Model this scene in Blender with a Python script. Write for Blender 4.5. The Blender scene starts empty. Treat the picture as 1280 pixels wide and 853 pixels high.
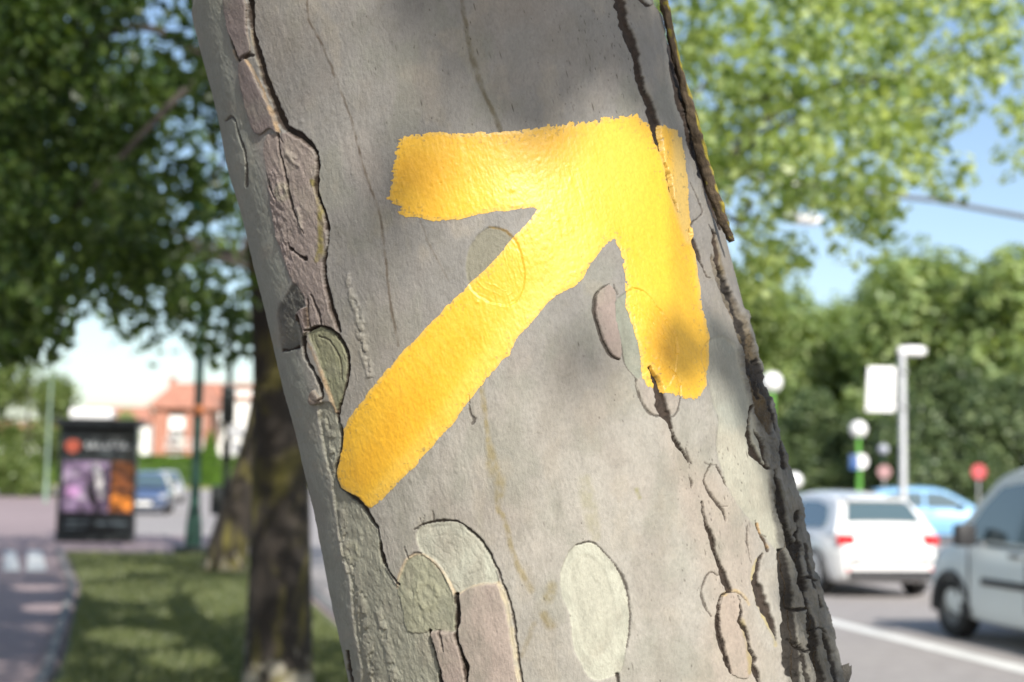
import bpy, math, random
import numpy as np
from mathutils import Vector, Matrix

sc = bpy.context.scene
C = sc.collection
R = math.radians

# ---------------------------------------------------------------- camera
FPX = 1778.0                       # focal length in photo pixels (1280 wide): a 50 mm lens on a 36 mm sensor
PITCH, ROLL, CAMZ = R(5.29), R(1.0), 1.6
CAM = np.array([0.0, 0.0, CAMZ])
c_f = np.array([0, math.cos(PITCH), math.sin(PITCH)])
_r0 = np.array([1.0, 0, 0]); _u0 = np.array([0, -math.sin(PITCH), math.cos(PITCH)])
c_r = _r0 * math.cos(ROLL) + _u0 * math.sin(ROLL)
c_u = -_r0 * math.sin(ROLL) + _u0 * math.cos(ROLL)
cd = bpy.data.cameras.new('camera'); cam = bpy.data.objects.new('camera', cd); C.objects.link(cam)
M4 = Matrix.Identity(4)
for i in range(3):
    M4[i][0], M4[i][1], M4[i][2], M4[i][3] = c_r[i], c_u[i], -c_f[i], CAM[i]
cam.matrix_world = M4
cd.sensor_width = 36; cd.lens = 50; cd.clip_start = 0.05; cd.clip_end = 3000
cd.dof.use_dof = True; cd.dof.focus_distance = 1.37; cd.dof.aperture_fstop = 4.9
sc.camera = cam

# ---------------------------------------------------------------- sun, sky, exposure
SUN_EL, SUN_PHI = R(35), R(18)     # height of the sun; angle to the right of straight behind the camera
SUN = np.array([math.sin(SUN_PHI) * math.cos(SUN_EL), -math.cos(SUN_PHI) * math.cos(SUN_EL), math.sin(SUN_EL)])
w = bpy.data.worlds.new('World'); sc.world = w; w.use_nodes = True
wn = w.node_tree; bg = wn.nodes['Background']
sky = wn.nodes.new('ShaderNodeTexSky'); sky.sky_type = 'NISHITA'; sky.sun_disc = False
sky.sun_elevation = SUN_EL; sky.sun_rotation = math.pi - SUN_PHI
sky.air_density = 1.0; sky.dust_density = 1.4; sky.ozone_density = 1.2
wn.links.new(sky.outputs[0], bg.inputs[0]); bg.inputs[1].default_value = 0.14
sl = bpy.data.lights.new('sun', 'SUN'); so = bpy.data.objects.new('sun', sl); C.objects.link(so)
sl.energy = 4.9; sl.angle = R(0.55); sl.color = (1.0, 0.955, 0.88)
so.rotation_euler = Vector(SUN).to_track_quat('Z', 'Y').to_euler(); so.location = (6, -12, 12)
sc.view_settings.view_transform = 'Standard'; sc.view_settings.look = 'None'
sc.view_settings.exposure = 0.45; sc.view_settings.gamma = 1.0; sc.view_settings.use_curve_mapping = False

# ---------------------------------------------------------------- helpers
def project(P):
    d = P - CAM
    f = d @ c_f
    return 640 + FPX * (d @ c_r) / f, 426.5 - FPX * (d @ c_u) / f
def ray(px, py):
    return c_f + c_r * (px - 640) / FPX - c_u * (py - 426.5) / FPX
def at(px, py, Y):
    d = ray(px, py); return CAM + d * (Y / d[1])
def gnd(px, py, z=0.0):
    d = ray(px, py); return CAM + d * ((z - CAMZ) / d[2])

def tag(o, label=None, cat=None, group=None, kind=None):
    if label: o['label'] = label
    if cat: o['category'] = cat
    if group: o['group'] = group
    if kind: o['kind'] = kind
    return o
def empty(name, loc=(0, 0, 0), rz=0, **k):
    o = bpy.data.objects.new(name, None); C.objects.link(o)
    o.location = tuple(loc); o.rotation_euler = (0, 0, rz); o.empty_display_size = 0.1
    return tag(o, **k)
def link(name, me, parent=None, **k):
    o = bpy.data.objects.new(name, me); C.objects.link(o)
    if parent is not None: o.parent = parent
    return tag(o, **k)
def mesh_np(name, V, F, mat=None, attrs=None, smooth=True):
    """numpy mesh: V (n,3); F list of (m,k) index arrays (k = 3 or 4)"""
    me = bpy.data.meshes.new(name)
    if not isinstance(F, list): F = [F]
    F = [np.asarray(f, dtype=np.int32) for f in F if len(f)]
    nl = sum(f.size for f in F); nf = sum(len(f) for f in F)
    me.vertices.add(len(V)); me.vertices.foreach_set('co', np.ascontiguousarray(V, dtype=np.float32).ravel())
    me.loops.add(nl); me.loops.foreach_set('vertex_index', np.concatenate([f.ravel() for f in F]))
    me.polygons.add(nf)
    tot = np.concatenate([np.full(len(f), f.shape[1], dtype=np.int32) for f in F])
    st = np.concatenate([[0], np.cumsum(tot)[:-1]]).astype(np.int32)
    me.polygons.foreach_set('loop_start', st)
    me.polygons.foreach_set('use_smooth', np.full(nf, smooth, dtype=bool))
    for an, a in (attrs or {}).items():
        if a.ndim == 2:
            at_ = me.attributes.new(an, 'FLOAT_COLOR', 'POINT')
            b = np.ones((len(V), 4), dtype=np.float32); b[:, :3] = a
            at_.data.foreach_set('color', b.ravel())
        else:
            at_ = me.attributes.new(an, 'FLOAT', 'POINT'); at_.data.foreach_set('value', a.astype(np.float32))
    if mat: me.materials.append(mat)
    me.update(calc_edges=True); me.validate()
    return me

class MB:
    """collects simple solids into one mesh"""
    def __init__(s): s.v = []; s.f = []
    def add(s, V, F):
        o = len(s.v); s.v += [tuple(map(float, p)) for p in V]; s.f += [tuple(i + o for i in f) for f in F]; return s
    def box(s, c, d, rz=0, rx=0, ry=0):
        m = Matrix.Translation(Vector(c)) @ Matrix.Rotation(rz, 4, 'Z') @ Matrix.Rotation(ry, 4, 'Y') @ Matrix.Rotation(rx, 4, 'X')
        V = [m @ Vector((x * d[0] / 2, y * d[1] / 2, z * d[2] / 2)) for x in (-1, 1) for y in (-1, 1) for z in (-1, 1)]
        return s.add(V, [(0, 1, 3, 2), (4, 6, 7, 5), (0, 4, 5, 1), (2, 3, 7, 6), (0, 2, 6, 4), (1, 5, 7, 3)])
    def tube(s, pts, rad, n=10, cap=True):
        pts = [Vector(p) for p in pts]
        if not hasattr(rad, '__len__'): rad = [rad] * len(pts)
        V = []; F = []
        ref = Vector((0.31, 0.95, 0.05))
        for i, p in enumerate(pts):
            t = (pts[min(i + 1, len(pts) - 1)] - pts[max(i - 1, 0)]).normalized()
            a = t.cross(ref)
            if a.length < 0.05: a = t.cross(Vector((1, 0, 0)))
            a.normalize(); b = t.cross(a)
            for k in range(n):
                q = 2 * math.pi * k / n
                V.append(p + (a * math.cos(q) + b * math.sin(q)) * rad[i])
        for i in range(len(pts) - 1):
            for k in range(n):
                F.append((i * n + k, i * n + (k + 1) % n, (i + 1) * n + (k + 1) % n, (i + 1) * n + k))
        if cap:
            F.append(tuple(range(n))[::-1]); F.append(tuple((len(pts) - 1) * n + k for k in range(n)))
        return s.add(V, F)
    def lathe(s, prof, c=(0, 0, 0), n=24, axis='Z'):
        V = []; F = []
        for r, z in prof:
            for k in range(n):
                q = 2 * math.pi * k / n
                p = (r * math.cos(q), r * math.sin(q), z)
                if axis == 'Y': p = (p[0], p[2], p[1])
                if axis == 'X': p = (p[2], p[0], p[1])
                V.append((p[0] + c[0], p[1] + c[1], p[2] + c[2]))
        for i in range(len(prof) - 1):
            for k in range(n):
                F.append((i * n + k, i * n + (k + 1) % n, (i + 1) * n + (k + 1) % n, (i + 1) * n + k))
        return s.add(V, F)
    def prism(s, poly, y0, y1):
        """poly in (x,z), extruded from y0 to y1"""
        n = len(poly)
        V = [(x, y0, z) for x, z in poly] + [(x, y1, z) for x, z in poly]
        F = [tuple(range(n)), tuple(range(2 * n - 1, n - 1, -1))] + [(i, i + n, (i + 1) % n + n, (i + 1) % n) for i in range(n)]
        return s.add(V, F)
    def build(s, name, mat, parent=None, smooth=False, bevel=0, seg=2, recalc=True, **k):
        me = bpy.data.meshes.new(name); me.from_pydata(s.v, [], s.f); me.materials.append(mat)
        if recalc:
            import bmesh
            bm = bmesh.new(); bm.from_mesh(me); bmesh.ops.recalc_face_normals(bm, faces=bm.faces)
            if bevel:
                ed = [e for e in bm.edges if len(e.link_faces) == 2 and e.calc_face_angle(0) > 0.5]
                bmesh.ops.bevel(bm, geom=ed, offset=bevel, segments=seg, affect='EDGES', profile=0.6)
            bm.to_mesh(me); bm.free()
        if smooth or bevel:
            me.polygons.foreach_set('use_smooth', [True] * len(me.polygons))
            if smooth != 'full': me.set_sharp_from_angle(angle=R(35))
        me.update()
        return link(name, me, parent, **k)

def copy_tree(o, parent=None):
    c = o.copy(); C.objects.link(c)
    if parent is not None: c.parent = parent
    for ch in list(o.children): copy_tree(ch, c)
    return c

# ---------------------------------------------------------------- materials
def lin(c):
    c = np.asarray(c, dtype=float) / 255.0
    return np.where(c <= 0.04045, c / 12.92, ((c + 0.055) / 1.055) ** 2.4)
def nodes(name):
    m = bpy.data.materials.new(name); m.use_nodes = True
    nt = m.node_tree; return m, nt, nt.nodes['Principled BSDF'], nt.nodes.new, nt.links.new
def ramp(nt, fac, stops):
    r = nt.nodes.new('ShaderNodeValToRGB'); e = r.color_ramp.elements
    while len(e) < len(stops): e.new(0.5)
    for i, (p, c) in enumerate(stops): e[i].position = p; e[i].color = (*c[:3], 1)
    nt.links.new(fac, r.inputs[0]); return r.outputs[0]
def noise(nt, scale, detail=4, rough=0.55, coord='Object', stretch=None, dist=0.0):
    tc = nt.nodes.new('ShaderNodeTexCoord'); n = nt.nodes.new('ShaderNodeTexNoise')
    n.inputs['Scale'].default_value = scale; n.inputs['Detail'].default_value = detail
    n.inputs['Roughness'].default_value = rough; n.inputs['Distortion'].default_value = dist
    src = tc.outputs[coord]
    if stretch:
        mp = nt.nodes.new('ShaderNodeMapping'); mp.inputs['Scale'].default_value = stretch
        nt.links.new(src, mp.inputs[0]); src = mp.outputs[0]
    nt.links.new(src, n.inputs['Vector']); return n.outputs['Fac']
def bump(nt, bs, fac, strength=0.3, dist=0.01):
    b = nt.nodes.new('ShaderNodeBump'); b.inputs['Strength'].default_value = strength; b.inputs['Distance'].default_value = dist
    nt.links.new(fac, b.inputs['Height']); nt.links.new(b.outputs[0], bs.inputs['Normal']); return b
def plain(name, col, rough=0.6, metal=0.0, var=0.12, scale=4.0, coat=0.0, bmp=0.0, spec=0.5, stretch=None):
    m, nt, bs, new, lk = nodes(name)
    a = np.array(col)
    lk(ramp(nt, noise(nt, scale, stretch=stretch), [(0.3, a * (1 - var)), (0.7, np.minimum(a * (1 + var), 1))]), bs.inputs['Base Color'])
    bs.inputs['Roughness'].default_value = rough; bs.inputs['Metallic'].default_value = metal
    bs.inputs['Coat Weight'].default_value = coat; bs.inputs['Coat Roughness'].default_value = 0.05
    bs.inputs['Specular IOR Level'].default_value = spec
    if bmp: bump(nt, bs, noise(nt, scale * 8, 3), bmp, 0.01)
    return m
def glass(name, col=(0.02, 0.03, 0.035), rough=0.03):
    m, nt, bs, new, lk = nodes(name)
    bs.inputs['Base Color'].default_value = (*col, 1); bs.inputs['Roughness'].default_value = rough
    bs.inputs['Specular IOR Level'].default_value = 0.9; bs.inputs['Coat Weight'].default_value = 0.6
    return m
def leafmat(name, dark, mid, light, trans=0.35):
    m, nt, bs, new, lk = nodes(name)
    at_ = new('ShaderNodeAttribute'); at_.attribute_name = 'tint'
    col = ramp(nt, at_.outputs['Fac'], [(0.0, dark), (0.5, mid), (1.0, light)])
    lk(col, bs.inputs['Base Color']); bs.inputs['Roughness'].default_value = 0.42
    tr = new('ShaderNodeBsdfTranslucent'); mx = new('ShaderNodeMixShader'); mx.inputs[0].default_value = trans
    gm = new('ShaderNodeMix'); gm.data_type = 'RGBA'; gm.blend_type = 'MULTIPLY'; gm.inputs[0].default_value = 1.0
    lk(col, gm.inputs[6]); gm.inputs[7].default_value = (1.9, 1.75, 0.6, 1)
    lk(gm.outputs[2], tr.inputs[0])
    lk(bs.outputs[0], mx.inputs[1]); lk(tr.outputs[0], mx.inputs[2]); lk(mx.outputs[0], nt.nodes['Material Output'].inputs[0])
    return m

# ---------------------------------------------------------------- numpy noise and 2-D shapes (photo-pixel units on the bark)
_rng = np.random.default_rng(7)
_LAT = _rng.random((256, 256))
def vnoise(x, y, seed=0):
    x = x + seed * 37.3; y = y + seed * 71.7
    xi = np.floor(x).astype(int); yi = np.floor(y).astype(int); fx = x - xi; fy = y - yi
    fx = fx * fx * (3 - 2 * fx); fy = fy * fy * (3 - 2 * fy)
    a = _LAT[xi & 255, yi & 255]; b = _LAT[(xi + 1) & 255, yi & 255]; c = _LAT[xi & 255, (yi + 1) & 255]; d = _LAT[(xi + 1) & 255, (yi + 1) & 255]
    return (a * (1 - fx) + b * fx) * (1 - fy) + (c * (1 - fx) + d * fx) * fy
def fbm(x, y, seed=0, octv=4, gain=0.5):
    s = 0; a = 1; t = 0
    for i in range(octv):
        s = s + a * (vnoise(x * 2 ** i, y * 2 ** i, seed + i * 3) - 0.5) * 2; t += a; a *= gain
    return s / t
def smooth(x):
    x = np.clip(x, 0, 1); return x * x * (3 - 2 * x)
def spline(pts, closed=False, n=4):
    P = np.array(pts, dtype=float); m = len(P); out = []
    for i in range(m if closed else m - 1):
        if closed: p0, p1, p2, p3 = P[i - 1], P[i], P[(i + 1) % m], P[(i + 2) % m]
        else: p0, p1, p2, p3 = P[max(i - 1, 0)], P[i], P[i + 1], P[min(i + 2, m - 1)]
        for k in range(n):
            t = k / n
            out.append(0.5 * (2 * p1 + (p2 - p0) * t + (2 * p0 - 5 * p1 + 4 * p2 - p3) * t * t + (3 * p1 - p0 - 3 * p2 + p3) * t ** 3))
    if not closed: out.append(P[-1])
    return np.array(out)
def line_dist(x, y, P):
    """distance to a polyline; third column of P (half width) is interpolated along it"""
    best = np.full(x.shape, 1e9); wd = np.zeros(x.shape)
    for a, b in zip(P[:-1], P[1:]):
        dx, dy = b[0] - a[0], b[1] - a[1]; L = dx * dx + dy * dy + 1e-9
        t = np.clip(((x - a[0]) * dx + (y - a[1]) * dy) / L, 0, 1)
        d = np.hypot(x - a[0] - t * dx, y - a[1] - t * dy)
        k = d < best; best = np.where(k, d, best)
        if P.shape[1] > 2: wd = np.where(k, a[2] + (b[2] - a[2]) * t, wd)
    return best, wd
def poly_sdf(x, y, P):
    Q = np.vstack([P, P[:1]])
    d, _ = line_dist(x, y, Q[:, :2]); ins = np.zeros(x.shape, bool)
    for a, b in zip(Q[:-1], Q[1:]):
        c = ((a[1] > y) != (b[1] > y))
        with np.errstate(divide='ignore', invalid='ignore'):
            xi = (b[0] - a[0]) * (y - a[1]) / (b[1] - a[1]) + a[0]
        ins ^= c & (x < xi)
    return np.where(ins, -d, d)
# ================================================================= the leaning plane tree
TY = 1.6                                        # distance of its axis from the camera
PCX = [-0.02075999, -0.01813107, -0.26613997, 0.02626271]
PA = [-0.02759833, 0.01766036, 0.00141982, 0.26808239]
def trunk_cx(z):
    t = z - 1.65; tc = np.clip(t, -0.38, 0.45)
    v = np.polyval(PCX, tc); sl = np.polyval(np.polyder(PCX), tc)
    return v + sl * (t - tc)
def trunk_a(z):
    t = z - 1.65; tc = np.clip(t, -0.38, 0.45)
    v = np.polyval(PA, tc)
    return v + np.where(t < -0.38, 0.06 * (-0.38 - t) ** 2, 0) + 0.22 * np.exp(-np.maximum(z, -0.3) * 3.2) - np.where(t > 0.45, 0.02 * (t - 0.45), 0)
def trunk_surf(th, z):
    a = trunk_a(z)
    return np.stack([trunk_cx(z) + a * np.sin(th), TY - 0.97 * a * np.cos(th), z], -1)

KB = 0.555                                       # photo colour of sunlit bark -> its reflectance
def B(r, g, b): return lin((r, g, b)) * KB
K_DARK = lin((62, 48, 38)) * 0.5
TAN = B(196, 168, 132)
# ---- outlines traced on the bark
def cr(*p): return spline([q if len(q) > 2 else (*q, 1.5) for q in p], False, 3)
CRACKS_SHADOWS = [  # cracks, and edge shadows put into colour (polyline with half widths, depth in mm)
    (cr((313,0,2.5),(313,30,2.5),(319,55,3),(326,80,3),(333,102,3),(343,130,3.5),(353,155,3.2),(362,164,2.6),(376,171,2.4),(389,182,2.2),(397,197,2),(397,222,1.8),(397,240,1.6),(405,259,2),(410,282,2.2),(410,304,1.9),(405,327,1.7),(408,355,1.7),(414,382,1.9),(423,414,1.5)), 5),
    (cr((347,169,1.6),(351,191,1.4),(357,214,1.6),(362,236,1.4),(366,257,1.1),(374,276,.8),(381,293,.4)), 2.5),
    (cr((283,34,.8),(290,55,1.8),(296,70,2),(299,78,.8)), 3),
    (cr((299,78,.8),(306,71,1.6),(314,70,1.2)), 2),
    (cr((363,305,1.2),(366,311,2.6),(373,317,1.3),(378,321,1.5),(383,324,2.8),(386,326,.5)), 4),
    (cr((385,375,.8),(385,400,1.2),(388,412,1)), 2), (cr((389.5,369,.6),(399,394,1.3),(401,408,1.2)), 2),
    (cr((347,166,.4),(354,178,.9)), 1),
    (cr((336,220,.7),(340,235,1.1),(346,247,.5)), 2),
    (cr((354,439,1.8),(362,438,1.6),(373,434,1.4)), 3),
    (cr((374,396,2),(378,415,2.4),(380,441,2.2),(385,453,1.7),(393,466,1.8),(399,480,1.9),(402,492,1.4),(400,502,.8)), 5),
    (cr((385.5,413,1.2),(399,408,1.3),(414.5,415,1.6),(427,429,1.8),(433.5,447,1.8),(433.5,471,1.5),(427.5,496,1.4),(419.5,520,1.6),(425,538.5,1.7),(424,563,1.6),(419,580,1.6),(417.5,590,1.6),(419,603,1.8),(425,612,2),(436,620,2.2),(451,631,2.3),(462,648,2.4),(472,662,2.4),(475,677,2.4),(478,698,2.5),(488,717,2.2),(499,731,1.6)), 4.5),
    (cr((396,420,.6),(409,427,.9),(419,441,.8),(424,455,.7),(425,475,.7)), 1.2),
    (cr((571,744,2),(573,766,2.4),(571,793,2.3),(576,814,2.2),(583,834,2.4),(582,858,2.4)), 5),
    (cr((536,790,1.6),(540,808,2.2),(545,825,2.4),(550,856,2.4)), 4),
    (cr((549,790,1.4),(552,800,1.2),(555,814,.6)), 2),
    (cr((517,662,.6),(528,656,.8),(545,652,.9),(561,651,1),(577,655,1.1),(600,674,1.5),(614,695,1.6),(626,722,1.6),(638,754,1.5),(644,785,1.3),(647,820,1.3),(653,858,1.3)), 2.5),
    (cr((509,697,.6),(518,692,.8),(527,692,.5)), 1.2), (cr((506,684,.4),(508,692,.9),(511,699,.6)), 1),
    (cr((541,639,.4),(542,650,.9)), 1), (cr((530,645,.3),(529,655,.7)), .8), (cr((525,648,.3),(528,657,.6)), .8),
    (cr((717,683,.4),(728,679.5,.8),(740,678,.7),(756,692,.8),(771,710,1.1),(781,730,1.2),(786,755,1.1),(787,780,1.1),(783,810,.9)), 1.8),
    (cr((772,843,1.2),(774,858,1.4)), 3),
    (cr((772,-6,5.4),(777,14,5.2),(784,40,4.8),(794,70,4.4),(802,103,4),(812,130,3.8),(818,152,3.6),(823,175,3.2),(830,198,2.6),(836,219,1.8),(840,240,1.4),(847,264,.6)), 7),
    (cr((822,-6,2.5),(834,40,2.5),(840,75,2.5),(846,105,3),(856,150,3.2),(866,185,3.2),(876,212,3),(888,248,2.6),(900,286,1.6)), 5),  # dark groove standing in for the shadow of the loose strip
    (cr((797,-4,2),(804,5,3),(812,8,2.4),(818,4,2)), 3),
    (cr((863,228,.4),(871,243,.8),(877,260,.9),(878,266,.8),(873,272,.7),(866,278,.9),(863,288,1.2)), 1.8),
    (cr((861,286,.6),(864,295,1.7),(869,307,1.8),(874,319,1.6),(879,336,1.3),(884,346,1.2),(888,347,.5)), 3.5),
    (cr((886,281,.6),(893,293,1.6),(893,303,2),(895,315,2),(898,332,2),(904,349,2)), 3.5),
    (cr((940,508,1),(938,530,2),(938,546,2.6),(943,564,2.7),(951,578,2.2),(959,586,1.2)), 6),
    (cr((943,536,.6),(950,552,1.3),(954,570,1),(958,583,.6)), 3),
    (cr((954,692,1.5),(948,705,2.4),(946,722,4),(950,742,4.4),(957,764,3.4),(965,785,2.2),(969,799,.8)), 9),
    (cr((946,652,.9),(951,667,1.6),(957,677,1.6),(960,688,1.6)), 3), (cr((951,667,.9),(957,670,.8),(961,671,.4)), 1.5),
    (cr((935,657,.6),(935,678,.9),(938,693,1),(941,703,.7)), 2),
    (cr((812,459,1.2),(816,468,1.6),(821,478,3.2),(823,489,3.8),(826,505,4.2),(831,517,3.6),(836,527,3.4),(840,540,3),(845,552,2.8),(851,562,1.6),(856,569,1.4),(861,578,.6)), 5),
    (cr((857,560,.5),(861,572,1.0),(864,580,.5)), 1.6), (cr((862,597,.7),(864.5,604,1.5),(864,611,.7)), 2.2),
    (cr((877,628,.9),(881,648,1.7),(890,673,2),(894,690,2.1),(902,712,2.8),(908,728,3),(912,738,2.4)), 5),
    (cr((888,581,.8),(884,590,1),(880,600,1.3),(882,609,1.3),(887,617,1.3),(893,625,1.3),(901,634,1.5),(904,640,1.3),(907,652,.7)), 2.8),
    (cr((880,578,.4),(888,581,.6),(896,581,.7)), .8), (cr((896,583,.7),(901,592,1.5),(907,604,1.5),(909,609,.7)), 2.6), (cr((901,634,.5),(910,634,.4)), .8),
    (cr((913,740,.5),(904,743,.9),(900,748,1.3),(897.5,760,1.8),(896,780,1.9),(901,806,1.9),(907,825,1.4),(913,842,.6)), 3.5),
    (cr((913,740,.5),(922,741,.7),(928,746,.8),(933,751,.4)), 1),
    (cr((922,746,.8),(926,764,1.3),(924,777,2.3),(932,792,2.4),(936,812,1.9),(942,823,1.6),(940,832,2),(947,845,3),(951,860,3)), 4.5),
    (cr((898,720,.4),(886,716,.7),(878,732,1.1),(876,745,1.2),(881,760,1.1),(888,771,.6)), 1.6),
    (cr((761,356,.4),(748,363,1.1),(743,374,1.4),(743,392,1.5),(748,411,1.5),(756,434,1.4),(765,446,1.3),(774,450,.9)), 2.2),
    (cr((766,354,.4),(769,361,1),(772,368,1)), 1.2),
    (cr((789,360,.5),(805,365,.7),(818,379,.9),(833,402,.9),(844,423,.9),(846,441,1)), .9),
    (cr((789,380,.3),(806,393,.5),(822,413,.6),(831,424,.5)), .6),
    (cr((777,431,.5),(779,452,.8),(787,465,.8),(797,476,.9)), .8),
    (cr((795,475,.6),(796,488,.9),(805,508,1),(818,520,1),(826,520,.9)), 1.3),
    (cr((837,459,.6),(847,475,.9),(850,498,.9),(845,518,.8),(838,521,.4)), 1.2),
    (cr((586,492,.4),(588,517,1),(593,524,1.8),(590,530,1)), 1.5),
    (cr((293,150,.7),(298,168,1.2),(305,185,1.3),(310,205,1.4),(310,232,1.3)), 2), (cr((281,152,1),(287,146,2),(293,151,1.2)), 1.6),
    (cr((434,815,1.2),(436,834,2),(440,860,2)), 5),
]
RUSTY = (0.17, 0.085, 0.05)
STAINS_LIT_EDGES = [  # brown or yellowish runs and blots, tan edges painted lit: (polyline with half widths, colour, strength)
    (cr((384,-4,1.5),(386,25,1.4),(398,48,1.4),(406,65,1.5),(426,116,1.6),(439,151,1.6),(457,217,1.6),(474,267,1.6),(482,328,1.5),(487,378,1.8),(497,432,1.8)), B(98,82,64), .75),
    (cr((577,-4,3),(581,23,3),(587,57,4),(595,88,4.5),(605,116,3),(618,144,3),(627,166,4)), B(104,92,62), .7),
    (cr((525,275,1),(534,300,1.2),(549,330,1.2),(560,352,1)), B(110,96,80), .45),
    (cr((600,474,3),(604,500,4),(608,530,3),(613,560,6),(616,585,9),(626,607,8),(622,635,4),(632,652,4),(643,697,4),(664,737,5)), B(158,140,84), .6),
    (cr((690,733,7),(686,746,9)), B(150,132,74), .6), (cr((680,768,6),(688,780,8)), B(146,128,72), .6), (cr((668,780,4),(652,820,3)), B(160,146,110), .4),
    (cr((730,600,9),(738,640,11),(745,672,6)), B(165,160,120), .4), (cr((796,612,3),(799,622,3)), B(150,146,90), .6),
    (cr((391,226,2.5),(399,245,3.5),(402,265,4),(402,290,4),(401,315,4.5),(396,326,3)), B(158,146,78), .85),
    (cr((314,8,2),(316,50,3),(326,84,4),(338,115,4.5),(350,150,3)), B(176,154,98), .8),
    (cr((382,424,1.4),(393,447,1.8),(402,471,2.2),(411,496,2.2),(417,516,1.6)), TAN, .9),  # tan inner bark edge, its sunlit look put into the colour
    (cr((306,72,1),(316,88,1.3),(328,112,1.3),(346,158,1.4),(349,165,1.2)), TAN, .9), (cr((290,64,1.2),(297,78,1.6)), TAN, .9),  # plate edges likewise painted as if catching the sun
    (cr((496,735,1.6),(502,713,1.8),(511,697,1.8),(525,693,1.6),(538,699,1.8),(552,714,2),(562,728,2),(569,743,2)), B(226,204,170), .85),
    (cr((624,728,2.5),(634,754,3),(640,790,3),(645,826,3),(649,858,3)), B(222,208,176), .85),
    (cr((571,744,1.5),(591,733,1.5),(623,728,1.5)), B(218,200,170), .7),
    (cr((904,744,2.4),(914,738,2.6),(928,743,2.4),(936,756,2)), B(208,182,132), .7),
    (cr((948,700,2.2),(941,716,2.2),(944,740,2.2),(953,770,2.4),(966,798,2.4),(968,806,3)), B(200,184,128), .8), (cr((948,655,1.6),(954,672,1.8),(961,684,1.6)), B(204,164,108), .8),
    (cr((926,775,4),(930,795,4),(934,815,4),(936,840,4)), B(178,160,104), .7),
    (cr((893,294,3),(897,318,4),(903,345,4)), B(128,112,82), .8),
    (cr((612,284,1.2),(632,289,1.4),(647,306,1.5),(656,335,1.5),(655,362,1.2)), B(176,140,60), .7),
]
def pl(*p): return spline(p, True, 3)
P_LEFT = pl((200,-20),(282,-10),(284,35),(291,80),(297,110),(310,145),(318,175),(327,210),(337,254),(345,290),(356,327),(362,352),(352,378),(347,392),(352,417),(355,440),(372,437),(392,508),(402,560),(410,600),(415,624),(420,659),(431,698),(439,733),(442,778),(450,837),(456,880),(380,880),(300,500))
P_PLATE_TOP = pl((281,-8),(306,-8),(309,40),(313,62),(307,70),(299,76),(291,58),(284,36))
P_PLATE_LOW = pl((299,79),(306,74),(314,87),(325,111),(335,131),(346,156),(347,167),(338,160),(326,168),(316,160),(306,128),(300,102))
P_MAUVE = pl((349,168),(356,166),(375,173),(388,184),(395,198),(396,224),(395,240),(403,260),(408,282),(408,303),(403,326),(406,356),(412,383),(420,412),(414,412),(400,406),(386,410),(383,386),(378,374),(366,352),(358,328),(346,292),(339,255),(337,224),(330,190),(334,170),(340,168))
P_GREY_EYE = pl((360,367),(367,355),(375,360),(381,374),(377,388),(371,400),(373,417),(374,434),(362,438),(353,438),(350,417),(347,390),(352,378))
P_FLAP = pl((370,396),(377,388),(384,385),(386,398),(385,412),(380,421),(376,409))
P_FLAP_SMALL = pl((388,496),(394,488),(400,497),(402,503),(396,505),(389,505))
P_GREEN_OVAL = pl((386,414),(399,409),(414,416),(426,430),(432,448),(432,470),(426,496),(419,517),(412,500),(402,468),(393,441),(386,424))
P_LOW_GREEN = pl((396,506),(402,503),(412,505),(419,522),(424,540),(423,563),(418,580),(417,590),(418,604),(424,613),(435,621),(450,632),(461,649),(471,664),(474,678),(477,699),(487,719),(498,732),(503,716),(512,698),(526,693),(538,700),(552,715),(566,743),(569,768),(568,790),(546,790),(536,791),(540,809),(545,826),(550,880),(456,880),(451,837),(442,778),(439,733),(431,698),(420,659),(415,624),(412,600),(402,560))
P_SCAR_OLIVE = pl((497,736),(502,713),(511,697),(525,692),(538,699),(552,714),(562,728),(568,745),(569,768),(568,789),(546,788),(528,792),(508,789),(502,762))
P_SCAR_ARCH = pl((521,668),(524,660),(540,654),(561,652),(577,656),(594,669),(609,686),(618,707),(623,729),(606,730),(591,734),(570,745),(558,722),(546,704),(530,693),(523,680))
P_PINK = pl((570,746),(591,734),(607,731),(623,730),(631,754),(637,790),(642,826),(648,880),(584,880),(585,837),(579,814),(574,793),(576,766))
P_PINK_SMALL = pl((538,791),(548,789),(568,791),(572,806),(576,822),(581,840),(581,880),(552,880),(547,826),(542,806))
P_WHITE_OVAL = pl((727,680),(741,679),(755,692),(770,710),(780,730),(785,755),(786,780),(782,810),(777,838),(762,847),(747,851),(735,846),(725,827),(716,805),(712,770),(702,742),(701,717),(708,695),(717,684))
P_PINK_OVAL = pl((761,357),(749,363),(744,375),(744,392),(749,410),(757,433),(766,445),(774,449),(776,434),(770,402),(769,378),(768,363))
P_PALE_OVAL = pl((777,369),(790,361),(805,366),(818,380),(833,403),(843,423),(846,442),(842,470),(830,486),(812,484),(799,475),(787,464),(779,451),(777,431),(770,402),(769,380))
P_SHAFT_OVAL = pl((612,284),(590,303),(582,331),(587,358),(605,375),(636,382),(654,364),(655,336),(648,307),(633,290))
P_LOOP = pl((795,477),(797,488),(806,508),(819,519),(834,520),(846,514),(850,497),(847,477),(838,462),(818,460))
P_CREAM = pl((876,440),(886,478),(892,505),(899,526),(896,560),(904,592),(915,620),(932,643),(946,660),(958,672),(976,688),(972,650),(964,620),(960,586),(948,540),(938,500),(926,462),(918,430),(896,420))
P_ROUGH = pl((922,430),(930,476),(938,500),(942,520),(948,545),(959,586),(962,612),(966,640),(974,680),(977,722),(980,760),(983,800),(996,980),(1130,980),(1062,780),(1030,680),(1012,620),(990,540),(965,470),(950,420),(932,385))
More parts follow.
